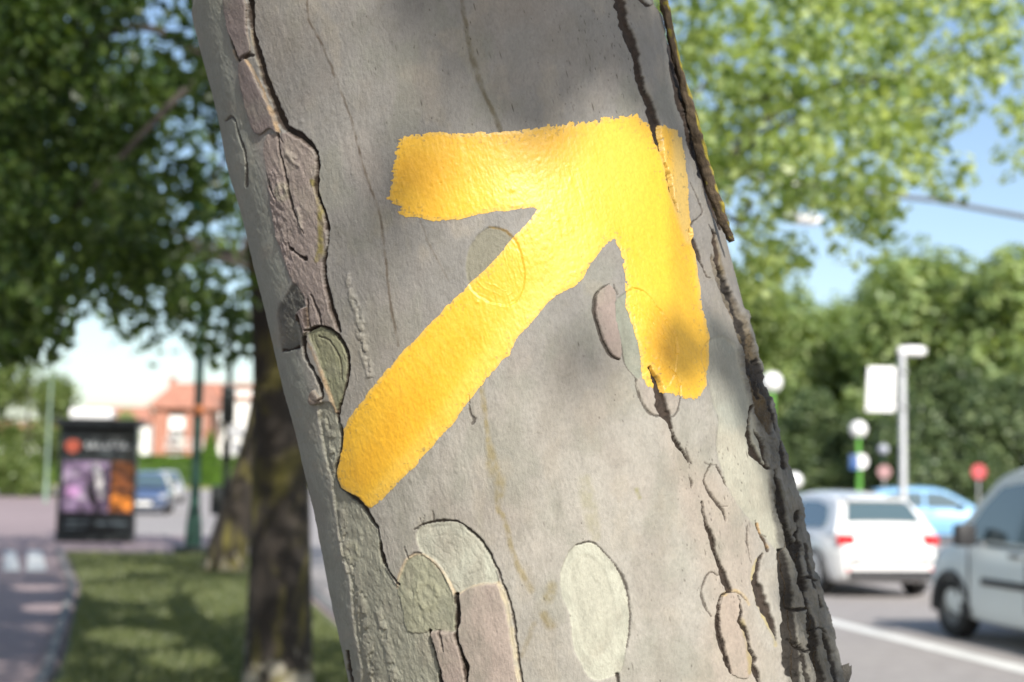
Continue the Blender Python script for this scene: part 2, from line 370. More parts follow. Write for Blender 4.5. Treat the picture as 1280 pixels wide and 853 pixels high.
P_BROWN = pl((889,318),(900,332),(911,356),(926,388),(938,425),(950,464),(958,500),(962,530),(956,545),(945,520),(938,492),(931,468),(925,438),(918,406),(908,382),(900,361),(892,340))
P_BROWN_B = pl((964,590),(973,602),(979,625),(985,652),(992,690),(990,715),(982,690),(974,655),(969,630))
P_PINKISH = pl((830,530),(850,560),(880,575),(905,600),(930,650),(945,700),(940,760),(950,860),(870,860),(885,760),(868,690),(850,640),(838,580))
P_OVAL_LOW = pl((914,741),(904,744),(899,760),(897,780),(902,806),(908,825),(914,843),(934,848),(938,822),(932,796),(925,778),(925,760),(921,746))
FISSURES = [
    (cr((976,688,1.5),(978,722,3),(981,760,3.5),(984,800,4.5),(988,830,5),(992,868,5)), 9),
    (cr((992,640,1),(996,685,3),(998,727,4),(1003,760,3),(1012,805,4),(1020,835,4.5),(1028,868,5)), 8),
    (cr((1022,790,2),(1030,812,4),(1037,832,3.5),(1046,865,4)), 8),
    (cr((985,655,1),(992,690,2.5),(1000,722,2.5),(1005,738,1)), 6), (cr((966,590,2),(973,618,3),(981,655,3),(988,690,2)), 5),
    (cr((1004,680,1),(1012,720,1.6),(1020,760,1.2)), 3), (cr((985,800,1),(1000,815,1.6),(1014,812,1)), 3),
    (cr((944,452,2),(952,480,3),(960,510,3),(968,545,2.5),(978,585,2)), 5), (cr((900,338,2),(912,368,3),(924,405,3),(934,440,2.6),(941,470,2),(948,498,1)), 4),
    (cr((983,760,.8),(992,764,1.6),(1003,760,.8)), 4), (cr((997,727,.8),(1008,722,1.4),(1018,726,.7)), 3),
    (cr((1008,790,.7),(1018,786,1.5),(1028,792,.8)), 3), (cr((996,806,1),(1000,830,1.8),(1006,865,1.6)), 4),
]
SPECK_BOX = [(690, 0, 800, 150, .9), (840, 560, 940, 760, .8), (430, 0, 780, 160, .25), (840, 520, 900, 640, .5), (720, 380, 800, 560, .25), (600, 640, 900, 853, .12)]

def bark_fields(px, py, th):
    """relief (m), colour and roughness of the bark for points given by their place on the traced outlines"""
    n = px.size
    wx = px + 1.1 * fbm(px / 9, py / 9, 1, 3) + 0.5 * fbm(px / 2.6, py / 2.6, 2, 2)
    wy = py + 1.1 * fbm(px / 9, py / 9, 3, 3) + 0.5 * fbm(px / 2.6, py / 2.6, 4, 2)
    g = np.zeros(n); rg = np.full(n, 0.35)
    al = -0.25 * py + px                                       # runs across the trunk, constant along its lean
    big = fbm(px / 150, py / 190, 5, 3); str_ = fbm(al / 7, py / 70, 8, 4); fine = fbm(al / 2.2, py / 5.5, 11, 3)
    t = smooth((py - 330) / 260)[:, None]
    col = B(156, 153, 147) * (1 - t) + B(184, 179, 168) * t  # upper bark greyer, part of its shade put into the base colour
    col = col * (1 + 0.10 * big + 0.035 * str_ + 0.06 * fine + 0.09 * fbm(px / 24, py / 28, 17, 4) - 0.10 * smooth(fbm(px / 4.5, py / 6.5, 19, 3) * 2.2 - 0.5))[:, None]
    bl = smooth(fbm(px / 60, py / 80, 15, 3) * 1.4)[:, None]
    col = col * (1 - 0.25 * bl) + (B(176, 162, 150) * 0.25) * bl
    g += 0.0022 * big + 0.0025 * fbm(px / 260, py / 110, 23, 2) + 0.00025 * str_ + 0.0002 * fine
    def mix(m, c, k=1.0):
        nonlocal col
        m = (m * k)[:, None] if np.ndim(m) else m
        col = col * (1 - m) + np.asarray(c) * m
    def region(P, dh=0.0, c=None, k=1.0, edge=1.3, rough=None, tex=0.0, texs=6, seed=20, var=0.08, wob=1.0):
        nonlocal g, rg, col
        x0, y0 = P.min(0) - 14; x1, y1 = P.max(0) + 14
        i = np.where((px > x0) & (px < x1) & (py > y0) & (py < y1))[0]
        if not len(i): return
        s = poly_sdf(px[i] + (wx[i] - px[i]) * wob, py[i] + (wy[i] - py[i]) * wob, P); m = smooth(0.5 - s / (2 * edge))
        g[i] += dh * 0.001 * m
        if tex: g[i] += tex * 0.001 * m * fbm(al[i] / texs, py[i] / (texs * 2.2), seed, 4, 0.6)
        if c is not None:
            cc = np.asarray(c) * (1 + var * fbm(px[i] / 18, py[i] / 26, seed + 2, 4) + 0.6 * var * fbm(al[i] / 3, py[i] / 9, seed + 5, 3))[:, None]
            mm = (m * k)[:, None]; col[i] = col[i] * (1 - mm) + cc * mm
        if rough is not None: rg[i] = rg[i] * (1 - m) + rough * m
    # large areas, then the patches on them
    region(P_LEFT, -0.3, B(164, 167, 155), 0.85, 9, 0.4, 0.5, 5, 21)
    region(P_PINKISH, 0, B(186, 172, 157), 0.6, 16)
    region(P_CREAM, -1.5, B(196, 193, 174), 0.85, 2.2)
    region(pl((880,395),(905,400),(925,440),(938,500),(925,540),(898,520),(886,470)), 0, B(160, 166, 158), 0.55, 12)  # soft bluish patch: leaf shade put into the bark colour
    region(P_MAUVE, 0.6, B(164, 150, 142), 0.9, 1.6, 0.7, 1.0, 4, 24)
    region(pl((337,224),(346,205),(353,230),(361,270),(368,310),(366,345),(357,328),(346,292),(339,255)), 0.7, B(166, 152, 146), 0.6, 2, 1.0, 2.0, 4, 26)
    region(P_PLATE_TOP, 1.4, B(144, 132, 128), 1, 1.3, 0.5, 0.6, 7, 28)
    region(P_PLATE_LOW, 1.4, B(140, 128, 124), 1, 1.3, 0.5, 0.6, 7, 30)
    region(P_GREY_EYE, -0.6, B(96, 96, 90), 0.9, 2.0, 0.9, 1.5, 4, 32, 0.25)
    region(P_LOW_GREEN, -2.2, B(174, 173, 154), 0.9, 1.3, 0.8, 1.0, 5, 34, 0.2)
    region(P_GREEN_OVAL, -2.0, B(160, 160, 128), 1, 1.5, 0.6, 0.8, 4, 36, 0.12)
    region(P_FLAP, 2.5, B(150, 136, 130), 1, 1, 0.8, 1.0, 4, 38)
    region(P_FLAP_SMALL, 2.0, B(160, 146, 134), 1, 1, 0.8, 1.0, 4, 39)
    region(P_SCAR_OLIVE, 0.8, B(176, 175, 150), 1, 1.2, 0.4, 0.15, 7, 40, 0.14)
    region(P_SCAR_ARCH, -1.6, B(202, 202, 184), 1, 1.1, 0.4, 0.2, 7, 42, 0.12)
    region(P_PINK, 1.6, B(188, 172, 160), 0.95, 1.2, 0.3, 0.2, 8, 44, 0.12)
    region(P_PINK_SMALL, 1.4, B(184, 167, 156), .95, 1.2, 0.3, 0.3, 8, 46, 0.12)
    region(P_WHITE_OVAL, -1.5, B(206, 205, 187), 1, 1.0, 0.3, 0.2, 7, 48, 0.09)
    region(spline([(726,694),(742,696),(756,716),(766,745),(767,775),(762,806),(745,822),(728,806),(722,770),(714,735),(714,708)], True), -0.5, B(198, 196, 178), 0.7, 2.0)
    region(P_PINK_OVAL, 0.9, B(176, 158, 148), 0.85, 1.0)
    region(P_PALE_OVAL, -0.9, B(158, 162, 146), 0.9, 1.0)
    region(P_LOOP, 0.3, B(184, 170, 156), 0.5, 1.0)
    region(P_SHAFT_OVAL, -1.2, B(150, 146, 124), 0.75, 1.2)
    region(P_OVAL_LOW, 0.9, B(192, 174, 158), 0.6, 1.2)
    region(P_ROUGH, 1.8, B(126, 124, 116), 0.95, 2.2, 1.0, 2.4, 6, 50, 0.35)
    region(P_BROWN, -2.5, B(92, 78, 54), 0.95, 1.6, 1.0, 3.5, 4, 52, 0.4)
    region(P_BROWN_B, -1.5, B(70, 62, 46), 0.9, 1.6, 1.0, 3.0, 4, 54, 0.4)
    i = np.where(px > 920)[0]
    if len(i):                                                     # broken, layered slabs of the old bark
        m = smooth(0.5 - poly_sdf(wx[i], wy[i], P_ROUGH) / 4); t = fbm(al[i] / 13, py[i] / 46, 66, 3) * 4.2 + 0.5 * fbm(al[i] / 4, py[i] / 6, 67, 3)
        g[i] += m * (0.0014 * (np.floor(t) + smooth((t % 1) * 4.5)) + 0.0010 * fbm(al[i] / 2.4, py[i] / 16, 68, 4, 0.65))
        tone = (1 + 0.35 * fbm(al[i] / 5, py[i] / 30, 69, 4))[:, None]; col[i] = col[i] * (1 - m[:, None]) + col[i] * tone * m[:, None]
    # rings inside the two scars and the oval on the shaft, crust on the lower left bark
    def rings(P, step, amp, off=0.0):
        nonlocal g, col
        x0, y0 = P.min(0); x1, y1 = P.max(0)
        i = np.where((px > x0) & (px < x1) & (py > y0) & (py < y1))[0]
        if not len(i): return
        s = poly_sdf(wx[i], wy[i], P); q = -s / step + off + 0.35 * fbm(px[i] / 14, py[i] / 14, 63, 3)
        k = (s < -1.5) * smooth(0.6 + 1.6 * fbm(px[i] / 11, py[i] / 11, 65, 3)) * np.clip(1 - np.abs((q % 1) - 0.5) * 6, 0, 1) * (q < 2.6)
        g[i] += amp * 0.001 * k; col[i] *= (1 - 0.12 * k)[:, None]
    rings(P_SHAFT_OVAL, 8, 0.35); rings(P_SCAR_ARCH, 11, -0.5); rings(P_PALE_OVAL, 14, -0.35); rings(P_WHITE_OVAL, 11, -0.25); rings(P_GREEN_OVAL, 8, -0.5)
    for (cx_, cy_, r_) in ((534, 744, 13), (437, 690, 7), (355, 240, 6)):
        d = np.hypot((wx - cx_), (wy - cy_) * 0.8); k = smooth(1 - np.abs(d - r_) / 6)
        g += 0.0009 * k * (0.6 + 0.8 * vnoise(px / 3, py / 3, 61)); mix(k, B(190, 188, 156), 0.35)
    for P_, s_ in ((cr((424,640,6),(430,690,8),(444,730,9),(452,780,9),(462,840,9),(468,870,9)), 70), (cr((398,515,4),(408,540,6),(414,570,6),(412,590,3)), 72), (cr((437,338,2),(436,360,4),(447,392,6),(452,425,7),(462,470,5)), 74), (cr((356,190,4),(366,196,5),(374,206,3)), 76), (cr((375,262,2),(378,285,3)), 78), (cr((470,760,4),(482,810,6),(490,860,6)), 80)):
        i = np.where((px > P_[:, 0].min() - 16) & (px < P_[:, 0].max() + 16) & (py > P_[:, 1].min() - 16) & (py < P_[:, 1].max() + 16))[0]
        if not len(i): continue
        d, wd = line_dist(wx[i], wy[i], P_)
        k = smooth(1.15 - d / (wd + 1)) * smooth((fbm(px[i] / 5, py[i] / 7, s_, 3) + 0.35) * 2.4)
        g[i] += 0.0016 * k; mm = (0.35 * k)[:, None]; col[i] = col[i] * (1 - mm) + B(186, 180, 164) * mm
    for k_, (sc_, c_) in enumerate(((46, B(152, 153, 138)), (30, B(186, 176, 158)), (70, B(150, 140, 128)), (16, B(140, 136, 122)))):
        m = smooth(fbm(px / sc_, py / (sc_ * 1.5), 110 + k_ * 7, 4) * 2.4 - 0.25) * (0.38, 0.3, 0.3, 0.2)[k_]; mix(m, c_)
    rb = np.random.default_rng(17)
    for _ in range(170):                                           # small warts and nicks
        sx, sy = rb.uniform(300, 960), rb.uniform(0, 850); r_ = rb.uniform(1.2, 2.8); i = np.where((np.abs(px - sx) < 8) & (np.abs(py - sy) < 8))[0]
        if len(i): g[i] += rb.choice([0.0006, 0.0005, -0.0005]) * np.exp(-((wx[i] - sx) ** 2 + ((wy[i] - sy) / rb.uniform(.7, 1.8)) ** 2) / r_ ** 2)
    # runs, blots and lit edges, then lenticels, cracks with edge shadows, fissures
    for P_, c_, k_ in STAINS_LIT_EDGES:
        i = np.where((px > P_[:, 0].min() - 14) & (px < P_[:, 0].max() + 14) & (py > P_[:, 1].min() - 14) & (py < P_[:, 1].max() + 14))[0]
        if not len(i): continue
        d, wd = line_dist(wx[i], wy[i], P_)
        m = smooth(1.3 - d / (wd + 0.3)) * np.clip(0.75 + 0.9 * fbm(px[i] / 8, py[i] / 10, 90, 3), 0, 1) * k_
        col[i] = col[i] * (1 - m[:, None]) + c_ * m[:, None]
        if c_[0] > 0.45: g[i] += 0.0006 * m
    rs = np.random.default_rng(3)
    for x0, y0, x1, y1, dens in SPECK_BOX:
        for _ in range(int((x1 - x0) * (y1 - y0) / 170 * dens)):
            sx, sy = rs.uniform(x0, x1), rs.uniform(y0, y1); L = rs.uniform(0.8, 2.0) if rs.random() < .8 else rs.uniform(2, 5.5); wd = rs.uniform(.4, .8)
            i = np.where((np.abs(px - sx) < 5) & (np.abs(py - sy) < 9))[0]
            if not len(i): continue
            u = (px[i] - sx) - 0.25 * (py[i] - sy); v = py[i] - sy
            m = smooth(1.4 - np.hypot(u / wd, v / L)) * rs.uniform(.25, .8)
            col[i] = col[i] * (1 - m[:, None]) + K_DARK * m[:, None]; g[i] -= 0.0004 * m
    for lst, dark in ((CRACKS_SHADOWS, K_DARK), (FISSURES, lin((46, 40, 34)) * 0.5)):
        for P_, dep in lst:
            i = np.where((px > P_[:, 0].min() - 12) & (px < P_[:, 0].max() + 12) & (py > P_[:, 1].min() - 12) & (py < P_[:, 1].max() + 12))[0]
            if not len(i): continue
            d, wd = line_dist(wx[i], wy[i], P_)
            wd = np.maximum(wd, 0.3) * np.clip(1 + 0.4 * fbm(px[i] / 6, py[i] / 6, 95, 2) + 0.75 * fbm(px[i] / 26, py[i] / 26, 96, 2), .15, 2)
            m = smooth(1.25 - d / (wd * 1.35))
            g[i] -= min(dep, 5.5) * 0.001 * np.minimum(m * 1.2, 1)
            cc = dark * (1 + 0.5 * fbm(px[i] / 4, py[i] / 4, 97, 2))[:, None]
            mm = ((smooth((m - 0.02) * 2.6) if dep >= 3 else smooth((m - 0.12) * 1.8)) * min(0.95, 0.42 + dep / 6.5))[:, None]; dep = min(dep, 5.5); col[i] = col[i] * (1 - mm) + cc * mm
            rim = smooth(1 - np.abs(d - wd * 1.9 - .6) / 2.0) * 0.25 * min(dep / 4, 1)
            g[i] += 0.0005 * rim
            rg[i] = np.maximum(rg[i], m)
    v = smooth((93 - np.abs(np.degrees(th))) / 8)
    g = g * v - 0.006 * (1 - smooth((95 - np.abs(np.degrees(th))) / 3))
    return g, np.clip(col, 0.004, 0.9), np.clip(rg, 0, 1)

class Patch:
    """a rectangle of bark: theta range x height range sampled on a grid, with relief and colour"""
    def __init__(s, th, z):
        s.T, s.Z = np.meshgrid(th, z); P = trunk_surf(s.T, s.Z)
        gu = np.gradient(P, axis=1); gv = np.gradient(P, axis=0)
        N = np.cross(gu, gv); N /= np.linalg.norm(N, axis=-1, keepdims=True)
        s.N = N; s.shape = s.T.shape
        px, py = project(P.reshape(-1, 3)); s.px, s.py = px, py
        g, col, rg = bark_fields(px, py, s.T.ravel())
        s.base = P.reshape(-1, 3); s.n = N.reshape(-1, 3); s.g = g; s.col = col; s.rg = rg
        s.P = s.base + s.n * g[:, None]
    def quads(s):
        h, w_ = s.shape; i = np.arange(h * w_).reshape(h, w_)
        return np.stack([i[:-1, :-1], i[:-1, 1:], i[1:, 1:], i[1:, :-1]], -1).reshape(-1, 4)

def clip(tri, s, arrs):
    """keeps the part of a triangle mesh where s < 0, cut along s = 0"""
    ins = s < 0; k = ins[tri].sum(1)
    full = tri[k == 3]; n0 = len(s); out = [full]; newpairs = []
    for want, odd in ((1, True), (2, False)):
        t = tri[k == want]
        if not len(t): continue
        f = ins[t] if odd else ~ins[t]
        r = f.argmax(1); t = np.stack([t[np.arange(len(t)), (r + j) % 3] for j in range(3)], 1)
        ab = np.sort(t[:, [0, 1]], 1); ac = np.sort(t[:, [0, 2]], 1)
        newpairs.append((t, ab, ac, odd))
    allp = np.concatenate([p for q in newpairs for p in (q[1], q[2])]) if newpairs else np.zeros((0, 2), int)
    key = allp[:, 0].astype(np.int64) * n0 + allp[:, 1]; uk, inv = np.unique(key, return_inverse=True)
    a = (uk // n0).astype(int); b = (uk % n0).astype(int); w_ = s[a] / (s[a] - s[b] + 1e-12); pos = 0
    for t, ab, ac, odd in newpairs:
        m = len(t); iab = n0 + inv[pos:pos + m]; iac = n0 + inv[pos + m:pos + 2 * m]; pos += 2 * m
        if odd: out.append(np.stack([t[:, 0], iab, iac], 1))
        else: out += [np.stack([iab, t[:, 1], t[:, 2]], 1), np.stack([iab, t[:, 2], iac], 1)]
    T = np.concatenate(out)
    ar = [np.concatenate([x, x[a] + (x[b] - x[a]) * (w_[:, None] if x.ndim == 2 else w_)]) for x in arrs]
    used = np.unique(T); re = np.full(len(ar[0]), -1); re[used] = np.arange(len(used))
    return re[T], [x[used] for x in ar]
def solidify(T, V, N, thick):
    """adds side walls along the open edges, running down by thick along the normal"""
    E = np.concatenate([T[:, [0, 1]], T[:, [1, 2]], T[:, [2, 0]]]); S = np.sort(E, 1)
    key = S[:, 0].astype(np.int64) * len(V) + S[:, 1]; u, idx, cnt = np.unique(key, return_index=True, return_counts=True)
    be = E[idx[cnt == 1]]; m = len(be); o = len(V)
    top = be.ravel(); V2 = np.concatenate([V, V[top], V[top] - N[top] * thick])
    k = np.arange(m) * 2
    Q = np.stack([o + k + 1, o + k, o + 2 * m + k, o + 2 * m + k + 1], 1)
    src = np.concatenate([np.arange(o), top, top])
    return V2, Q, src

# ---- materials of the bark and the paint
def bark_material(name, fine=1.0):
    m, nt, bs, new, lk = nodes(name)
    a = new('ShaderNodeAttribute'); a.attribute_name = 'Col'; r = new('ShaderNodeAttribute'); r.attribute_name = 'rgh'
    n1 = noise(nt, 420, 4, 0.65, stretch=(1, 1, 0.55)); n2 = noise(nt, 90, 4, 0.6, stretch=(1, 1, 0.5)); n3 = noise(nt, 1500, 2, 0.5)
    def math_(op, x, y):
        q = new('ShaderNodeMath'); q.operation = op
        for i, v in enumerate((x, y)):
            if isinstance(v, (int, float)): q.inputs[i].default_value = v
            else: lk(v, q.inputs[i])
        return q.outputs[0]
    v = math_('ADD', math_('MULTIPLY', n1, 0.50), math_('ADD', math_('MULTIPLY', n2, 0.34), 0.58))
    mx = new('ShaderNodeMix'); mx.data_type = 'RGBA'; mx.blend_type = 'MULTIPLY'; mx.inputs[0].default_value = 1
    lk(a.outputs['Color'], mx.inputs[6]); lk(v, mx.inputs[7]); lk(mx.outputs[2], bs.inputs['Base Color'])
    bs.inputs['Roughness'].default_value = 0.78; bs.inputs['Specular IOR Level'].default_value = 0.3
    h = math_('ADD', math_('MULTIPLY', n1, 1.0), math_('ADD', math_('MULTIPLY', n2, 1.6), math_('MULTIPLY', n3, 0.35)))
    b = bump(nt, bs, h, 0.5, 0.0016); st = math_('ADD', math_('MULTIPLY', r.outputs['Fac'], 0.55), 0.36 * fine); lk(st, b.inputs['Strength'])
    return m
M_BARK = bark_material('plane_bark')
def paint_material():
    m, nt, bs, new, lk = nodes('yellow_paint')
    a = new('ShaderNodeAttribute'); a.attribute_name = 'Col'
    n1 = noise(nt, 380, 3, 0.6, stretch=(1, 1, 0.7)); n2 = noise(nt, 110, 3, 0.5); n3 = noise(nt, 1100, 3, 0.6)
    mx = new('ShaderNodeMix'); mx.data_type = 'RGBA'; mx.blend_type = 'MULTIPLY'; mx.inputs[0].default_value = 1
    lk(a.outputs['Color'], mx.inputs[6]); lk(ramp(nt, n1, [(0.25, (0.86, 0.84, 0.75)), (0.6, (1, 1, 1))]), mx.inputs[7]); lk(mx.outputs[2], bs.inputs['Base Color'])
    bs.inputs['Roughness'].default_value = 0.44; bs.inputs['Specular IOR Level'].default_value = 0.5
    s = new('ShaderNodeMath'); s.operation = 'ADD'; lk(n1, s.inputs[0]); lk(n2, s.inputs[1])
    s2 = new('ShaderNodeMath'); s2.operation = 'MULTIPLY_ADD'; lk(n3, s2.inputs[0]); s2.inputs[1].default_value = 0.35; lk(s.outputs[0], s2.inputs[2])
    bump(nt, bs, s2.outputs[0], 0.22, 0.0009)
    return m
M_PAINT = paint_material()

tree1 = empty('plane_tree', (float(trunk_cx(np.array(0.0))), TY, 0), label='leaning plane tree with flaking grey bark and a yellow arrow painted on its trunk', cat='tree')
T1 = np.array(tree1.location)
def local(V): return V - T1
# trunk: a detailed front and a plain tube behind, below and above
pf = Patch(np.radians(np.linspace(-95, 95, 860)), np.linspace(1.25, 2.12, 960))
edge = smooth((pf.Z.ravel() - 1.25) / 0.02) * smooth((2.12 - pf.Z.ravel()) / 0.02)
V1 = pf.base + pf.n * (pf.g * edge - 0.006 * (1 - edge))[:, None]
zc = np.linspace(-0.3, 3.9, 85); tc_ = np.linspace(-np.pi, np.pi, 81)[:-1]
TT, ZZ = np.meshgrid(tc_, zc); PP = trunk_surf(TT, ZZ)
NN = np.stack([np.sin(TT), -np.cos(TT), 0 * TT], -1)
mid_ = smooth((0.425 - np.abs(ZZ - 1.685)) / 0.03) * smooth((1.62 - np.abs(TT)) / 0.06)
hh = -0.003 - 0.016 * mid_ + 0.006 * fbm(TT * 4 + 20, ZZ * 5, 6, 4) * (1 - mid_)
PP = (PP + NN * hh[..., None]).reshape(-1, 3)
ii = np.arange(PP.shape[0]).reshape(TT.shape); nx = np.roll(ii, -1, 1)
Qc = np.stack([ii[:-1], nx[:-1], nx[1:], ii[1:]], -1).reshape(-1, 4)
cb = smooth(0.5 + 1.4 * fbm(TT * 1.5 + 9, ZZ * 1.6, 12, 4)).reshape(-1, 1)
colc = B(176, 166, 150) * cb + B(132, 134, 120) * (1 - cb)
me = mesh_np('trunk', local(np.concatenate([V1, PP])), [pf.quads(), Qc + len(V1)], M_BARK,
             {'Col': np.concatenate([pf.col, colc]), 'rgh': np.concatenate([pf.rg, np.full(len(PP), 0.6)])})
trunk1 = link('trunk', me, tree1)

def sub_patch(poly, pad=6, dens=1.0):
    """bark grid just round a traced outline"""
    x0, y0 = poly.min(0) - pad; x1, y1 = poly.max(0) + pad
    k = (pf.px > x0) & (pf.px < x1) & (pf.py > max(y0, -25)) & (pf.py < min(y1, 880)) & (np.abs(np.degrees(pf.T.ravel())) < 84)
    t = pf.T.ravel()[k]; z = pf.Z.ravel()[k]
    nt_ = max(int((t.max() - t.min()) / (np.radians(190) / 860) * dens), 4); nz = max(int((z.max() - z.min()) / (0.87 / 960) * dens), 4)
    return Patch(np.linspace(t.min(), t.max(), nt_), np.linspace(z.min(), z.max(), nz))
def warp_xy(p, a=1.1, b=0.5):
    return (p.px + a * fbm(p.px / 9, p.py / 9, 1, 3) + b * fbm(p.px / 2.6, p.py / 2.6, 2, 2),
            p.py + a * fbm(p.px / 9, p.py / 9, 3, 3) + b * fbm(p.px / 2.6, p.py / 2.6, 4, 2))
def piece(name, poly, lift, thick, parent=tree1, mat=M_BARK, edge_in=0.0, label=None, slope=None):
    p = sub_patch(poly); x, y = warp_xy(p); s = poly_sdf(x, y, poly) + edge_in
    q = p.quads(); tri = np.concatenate([q[:, [0, 1, 2]], q[:, [0, 2, 3]]])
    rise = lift * (np.ones(len(s)) if slope is None else slope(p.px, p.py))
    T, (V, N, col, rg) = clip(tri, s, [p.P + p.n * rise[:, None], p.n, p.col, p.rg])
    if not len(T): return None
    V2, Q, src = solidify(T, V, N, thick)
    c2 = col[src].copy(); c2[len(V):] = c2[len(V):] * 0.75 + TAN * 0.12
    return link(name, mesh_np(name, local(V2), [T, Q], mat, {'Col': c2, 'rgh': rg[src]}), parent, label=label)

piece('bark_plate', P_PLATE_TOP, 0.0016, 0.004)
piece('bark_plate', P_PLATE_LOW, 0.0016, 0.004)
piece('bark_plate', P_PINK, 0.0010, 0.003, label='long pinkish bark plate below the pale arched scar')
piece('bark_plate', P_PINK_SMALL, 0.0010, 0.003)
piece('bark_plate', P_PINK_OVAL, 0.0008, 0.002)
piece('bark_plate', P_OVAL_LOW, 0.0008, 0.002)
piece('bark_plate', P_FLAP, 0.0022, 0.004); piece('bark_plate', P_FLAP_SMALL, 0.0020, 0.004)
piece('bark_scar', P_WHITE_OVAL, 0.0003, 0.001, label='oval cream scar where the bark has dropped off')
piece('bark_scar', P_SCAR_ARCH, 0.0003, 0.001); piece('bark_scar', P_SCAR_OLIVE, 0.0003, 0.001)
piece('bark_scar', P_GREEN_OVAL, 0.0003, 0.001)
# rough dark plates down the right edge
for P_ in (pl((978,690),(990,660),(994,690),(996,725),(1000,760),(1006,790),(1002,812),(988,802),(983,760),(980,722)),
           pl((988,812),(1002,818),(1014,816),(1022,845),(1026,880),(996,880),(990,840)),
           pl((1000,690),(1008,700),(1015,725),(1022,758),(1024,785),(1012,798),(1006,762),(1001,727)),
           pl((1016,808),(1026,812),(1034,836),(1042,870),(1030,880),(1024,842))):
    piece('bark_plate', P_, 0.0015, 0.005)

# the strip of bark that has come loose at the top right, standing off the trunk
def loose_strip(pts, seed, parent=tree1):
    pts = spline(pts, False, 8); rr = np.random.default_rng(seed); V = []; F = []; col = []; n = 14
    for i, (x, y, hw, dy) in enumerate(pts):
        c = at(x, y, dy); sx = hw / FPX * dy * 0.8
        for k in range(n):
            q = 2 * math.pi * k / n; ca, sa = math.cos(q), math.sin(q)
            ex = np.sign(ca) * abs(ca) ** 0.6 * sx; ey = np.sign(sa) * abs(sa) ** 0.6 * 0.0045
            j = 1 + 0.7 * (vnoise(np.array(i * 0.28), np.array(k * 1.3), seed) - 0.5) + 0.6 * (vnoise(np.array(i * 0.9), np.array(k * 1.0), seed + 4) - 0.5)
            V.append(c + np.array([ex * 0.9 * j, ey * j - ex * 0.45, ex * 0.22])) 
            moss = vnoise(np.array(i * 0.35), np.array(k * 0.5), seed + 9) > (0.42 if ca > 0.3 else 0.85)
            f = 0.5 + 1.0 * vnoise(np.array(i * 1.1), np.array(k * 1.9), seed + 2)
            col.append((B(170, 156, 62) if moss else B(96, 82, 64)) * f)
    m = len(pts)
    for i in range(m - 1):
        for k in range(n): F.append((i * n + k, i * n + (k + 1) % n, (i + 1) * n + (k + 1) % n, (i + 1) * n + k))
    V = np.array(V); V = np.concatenate([V, V[:n].mean(0)[None], V[-n:].mean(0)[None]]); col = np.array(col + [B(110, 90, 60)] * 2)
    tri = [(k, (k + 1) % n, m * n) for k in range(n)] + [((m - 1) * n + (k + 1) % n, (m - 1) * n + k, m * n + 1) for k in range(n)]
    me_ = mesh_np('bark_strip', local(V), [np.array(F), np.array(tri)], M_BARK, {'Col': col, 'rgh': np.full(len(V), 1.0)})
    return link('bark_strip', me_, parent, label='loose mossy strip of bark peeling off the upper edge of the trunk')
loose_strip([(826,-14,6,1.50),(831,6,6,1.50),(838,40,6,1.50),(846,76,6,1.50),(855,110,7,1.50),(864,142,8,1.50),(871,172,9,1.49),(880,205,9,1.49),(889,235,9,1.48),(899,263,8,1.48),(908,286,6,1.48),(915,302,4,1.48)], 5)
# a knob of bark on the right edge near the lower frame
kb = at(1052, 846, 1.52)
mk = MB(); mk.tube([kb + np.array([-0.030, 0.0, -0.03]), kb + np.array([-0.012, 0, -0.012]), kb, kb + np.array([0.004, 0, 0.006]), kb + np.array([0.008, -0.002, 0.012])], [0.012, 0.014, 0.009, 0.007, 0.002], 10)
mk.v = [tuple(np.array(p) - T1 + 0.003 * (_LAT[i % 256, 3] - 0.5)) for i, p in enumerate(mk.v)]
M_DARKBARK = plain('dark_bark', B(108, 104, 96), 0.85, var=0.4, scale=60, bmp=0.6)
mk.build('bark_knob', M_DARKBARK, tree1, smooth='full')

# ---- the painted arrow
ARROW = np.array([(495,181),(503,172),(511.6,168),(528,167),(544,166),(560,167),(582,168),(600,166),(615,165.5),(631,166),(647.6,164.5),(666,162),(685,158),(704,156),(722.6,153),(742,151),(760,148.5),(778,145),(795,142),(800,147),(802,154),(816,156),(826,156),(835,159),(844,165),(851.5,173),(854,184),(856,196),(860,223),(860,242),(860.5,261),(865.6,293.5),(869,318),(872.6,340),(875,362),(877,382.6),(881,398),(884,410.7),(886,428),(886.7,443.5),(885,462),(882,478),(879,491),(872,497),(858.6,499),(846,494),(835,489),(824,488),(816,486),(808,481),(803,472),(801,458),(800,443.5),(796,426),(792,410.7),(787,396),(783,382.6),(783,366),(783.5,350),(780,332),(777,316),(771,305),(767,299),(763,302),(752,313),(741,326),(733,339),(727,349),(716,358),(704,364),(694,371),(685,379),(676,390),(666,401),(654,415),(643,428),(639,436),(637,443),(628,449),(616,464),(605,478),(595,490),(582,508),(568,527),(547,551),(526,575),(512,590),(499,602),(486,616),(473,629),(465,635),(459,637),(453,630),(441,620),(430,613),(421,604.5),(419,596),(420,586),(422,568),(425,549),(428,538),(433,527.5),(446,510),(460,492),(476,471),(494,449),(515,427),(536.5,405),(559,382),(582,360),(603,339),(624,318),(641,298),(657,280),(667,268),(672,263),(668,260),(654,260.5),(638,263),(619,265),(600.7,268),(586,271),(572.5,274.5),(558,276.5),(544,277),(532,275),(521,272),(509,271),(498,269),(500,258),(484,247),(490,224),(492,206)], float)
I_C1 = next(i for i, c in enumerate(CRACKS_SHADOWS) if abs(c[0][0, 0] - 772) < .5 and c[0][0, 1] < 0); I_C9 = next(i for i, c in enumerate(CRACKS_SHADOWS) if abs(c[0][0, 0] - 812) < .5 and abs(c[0][0, 1] - 459) < .5)
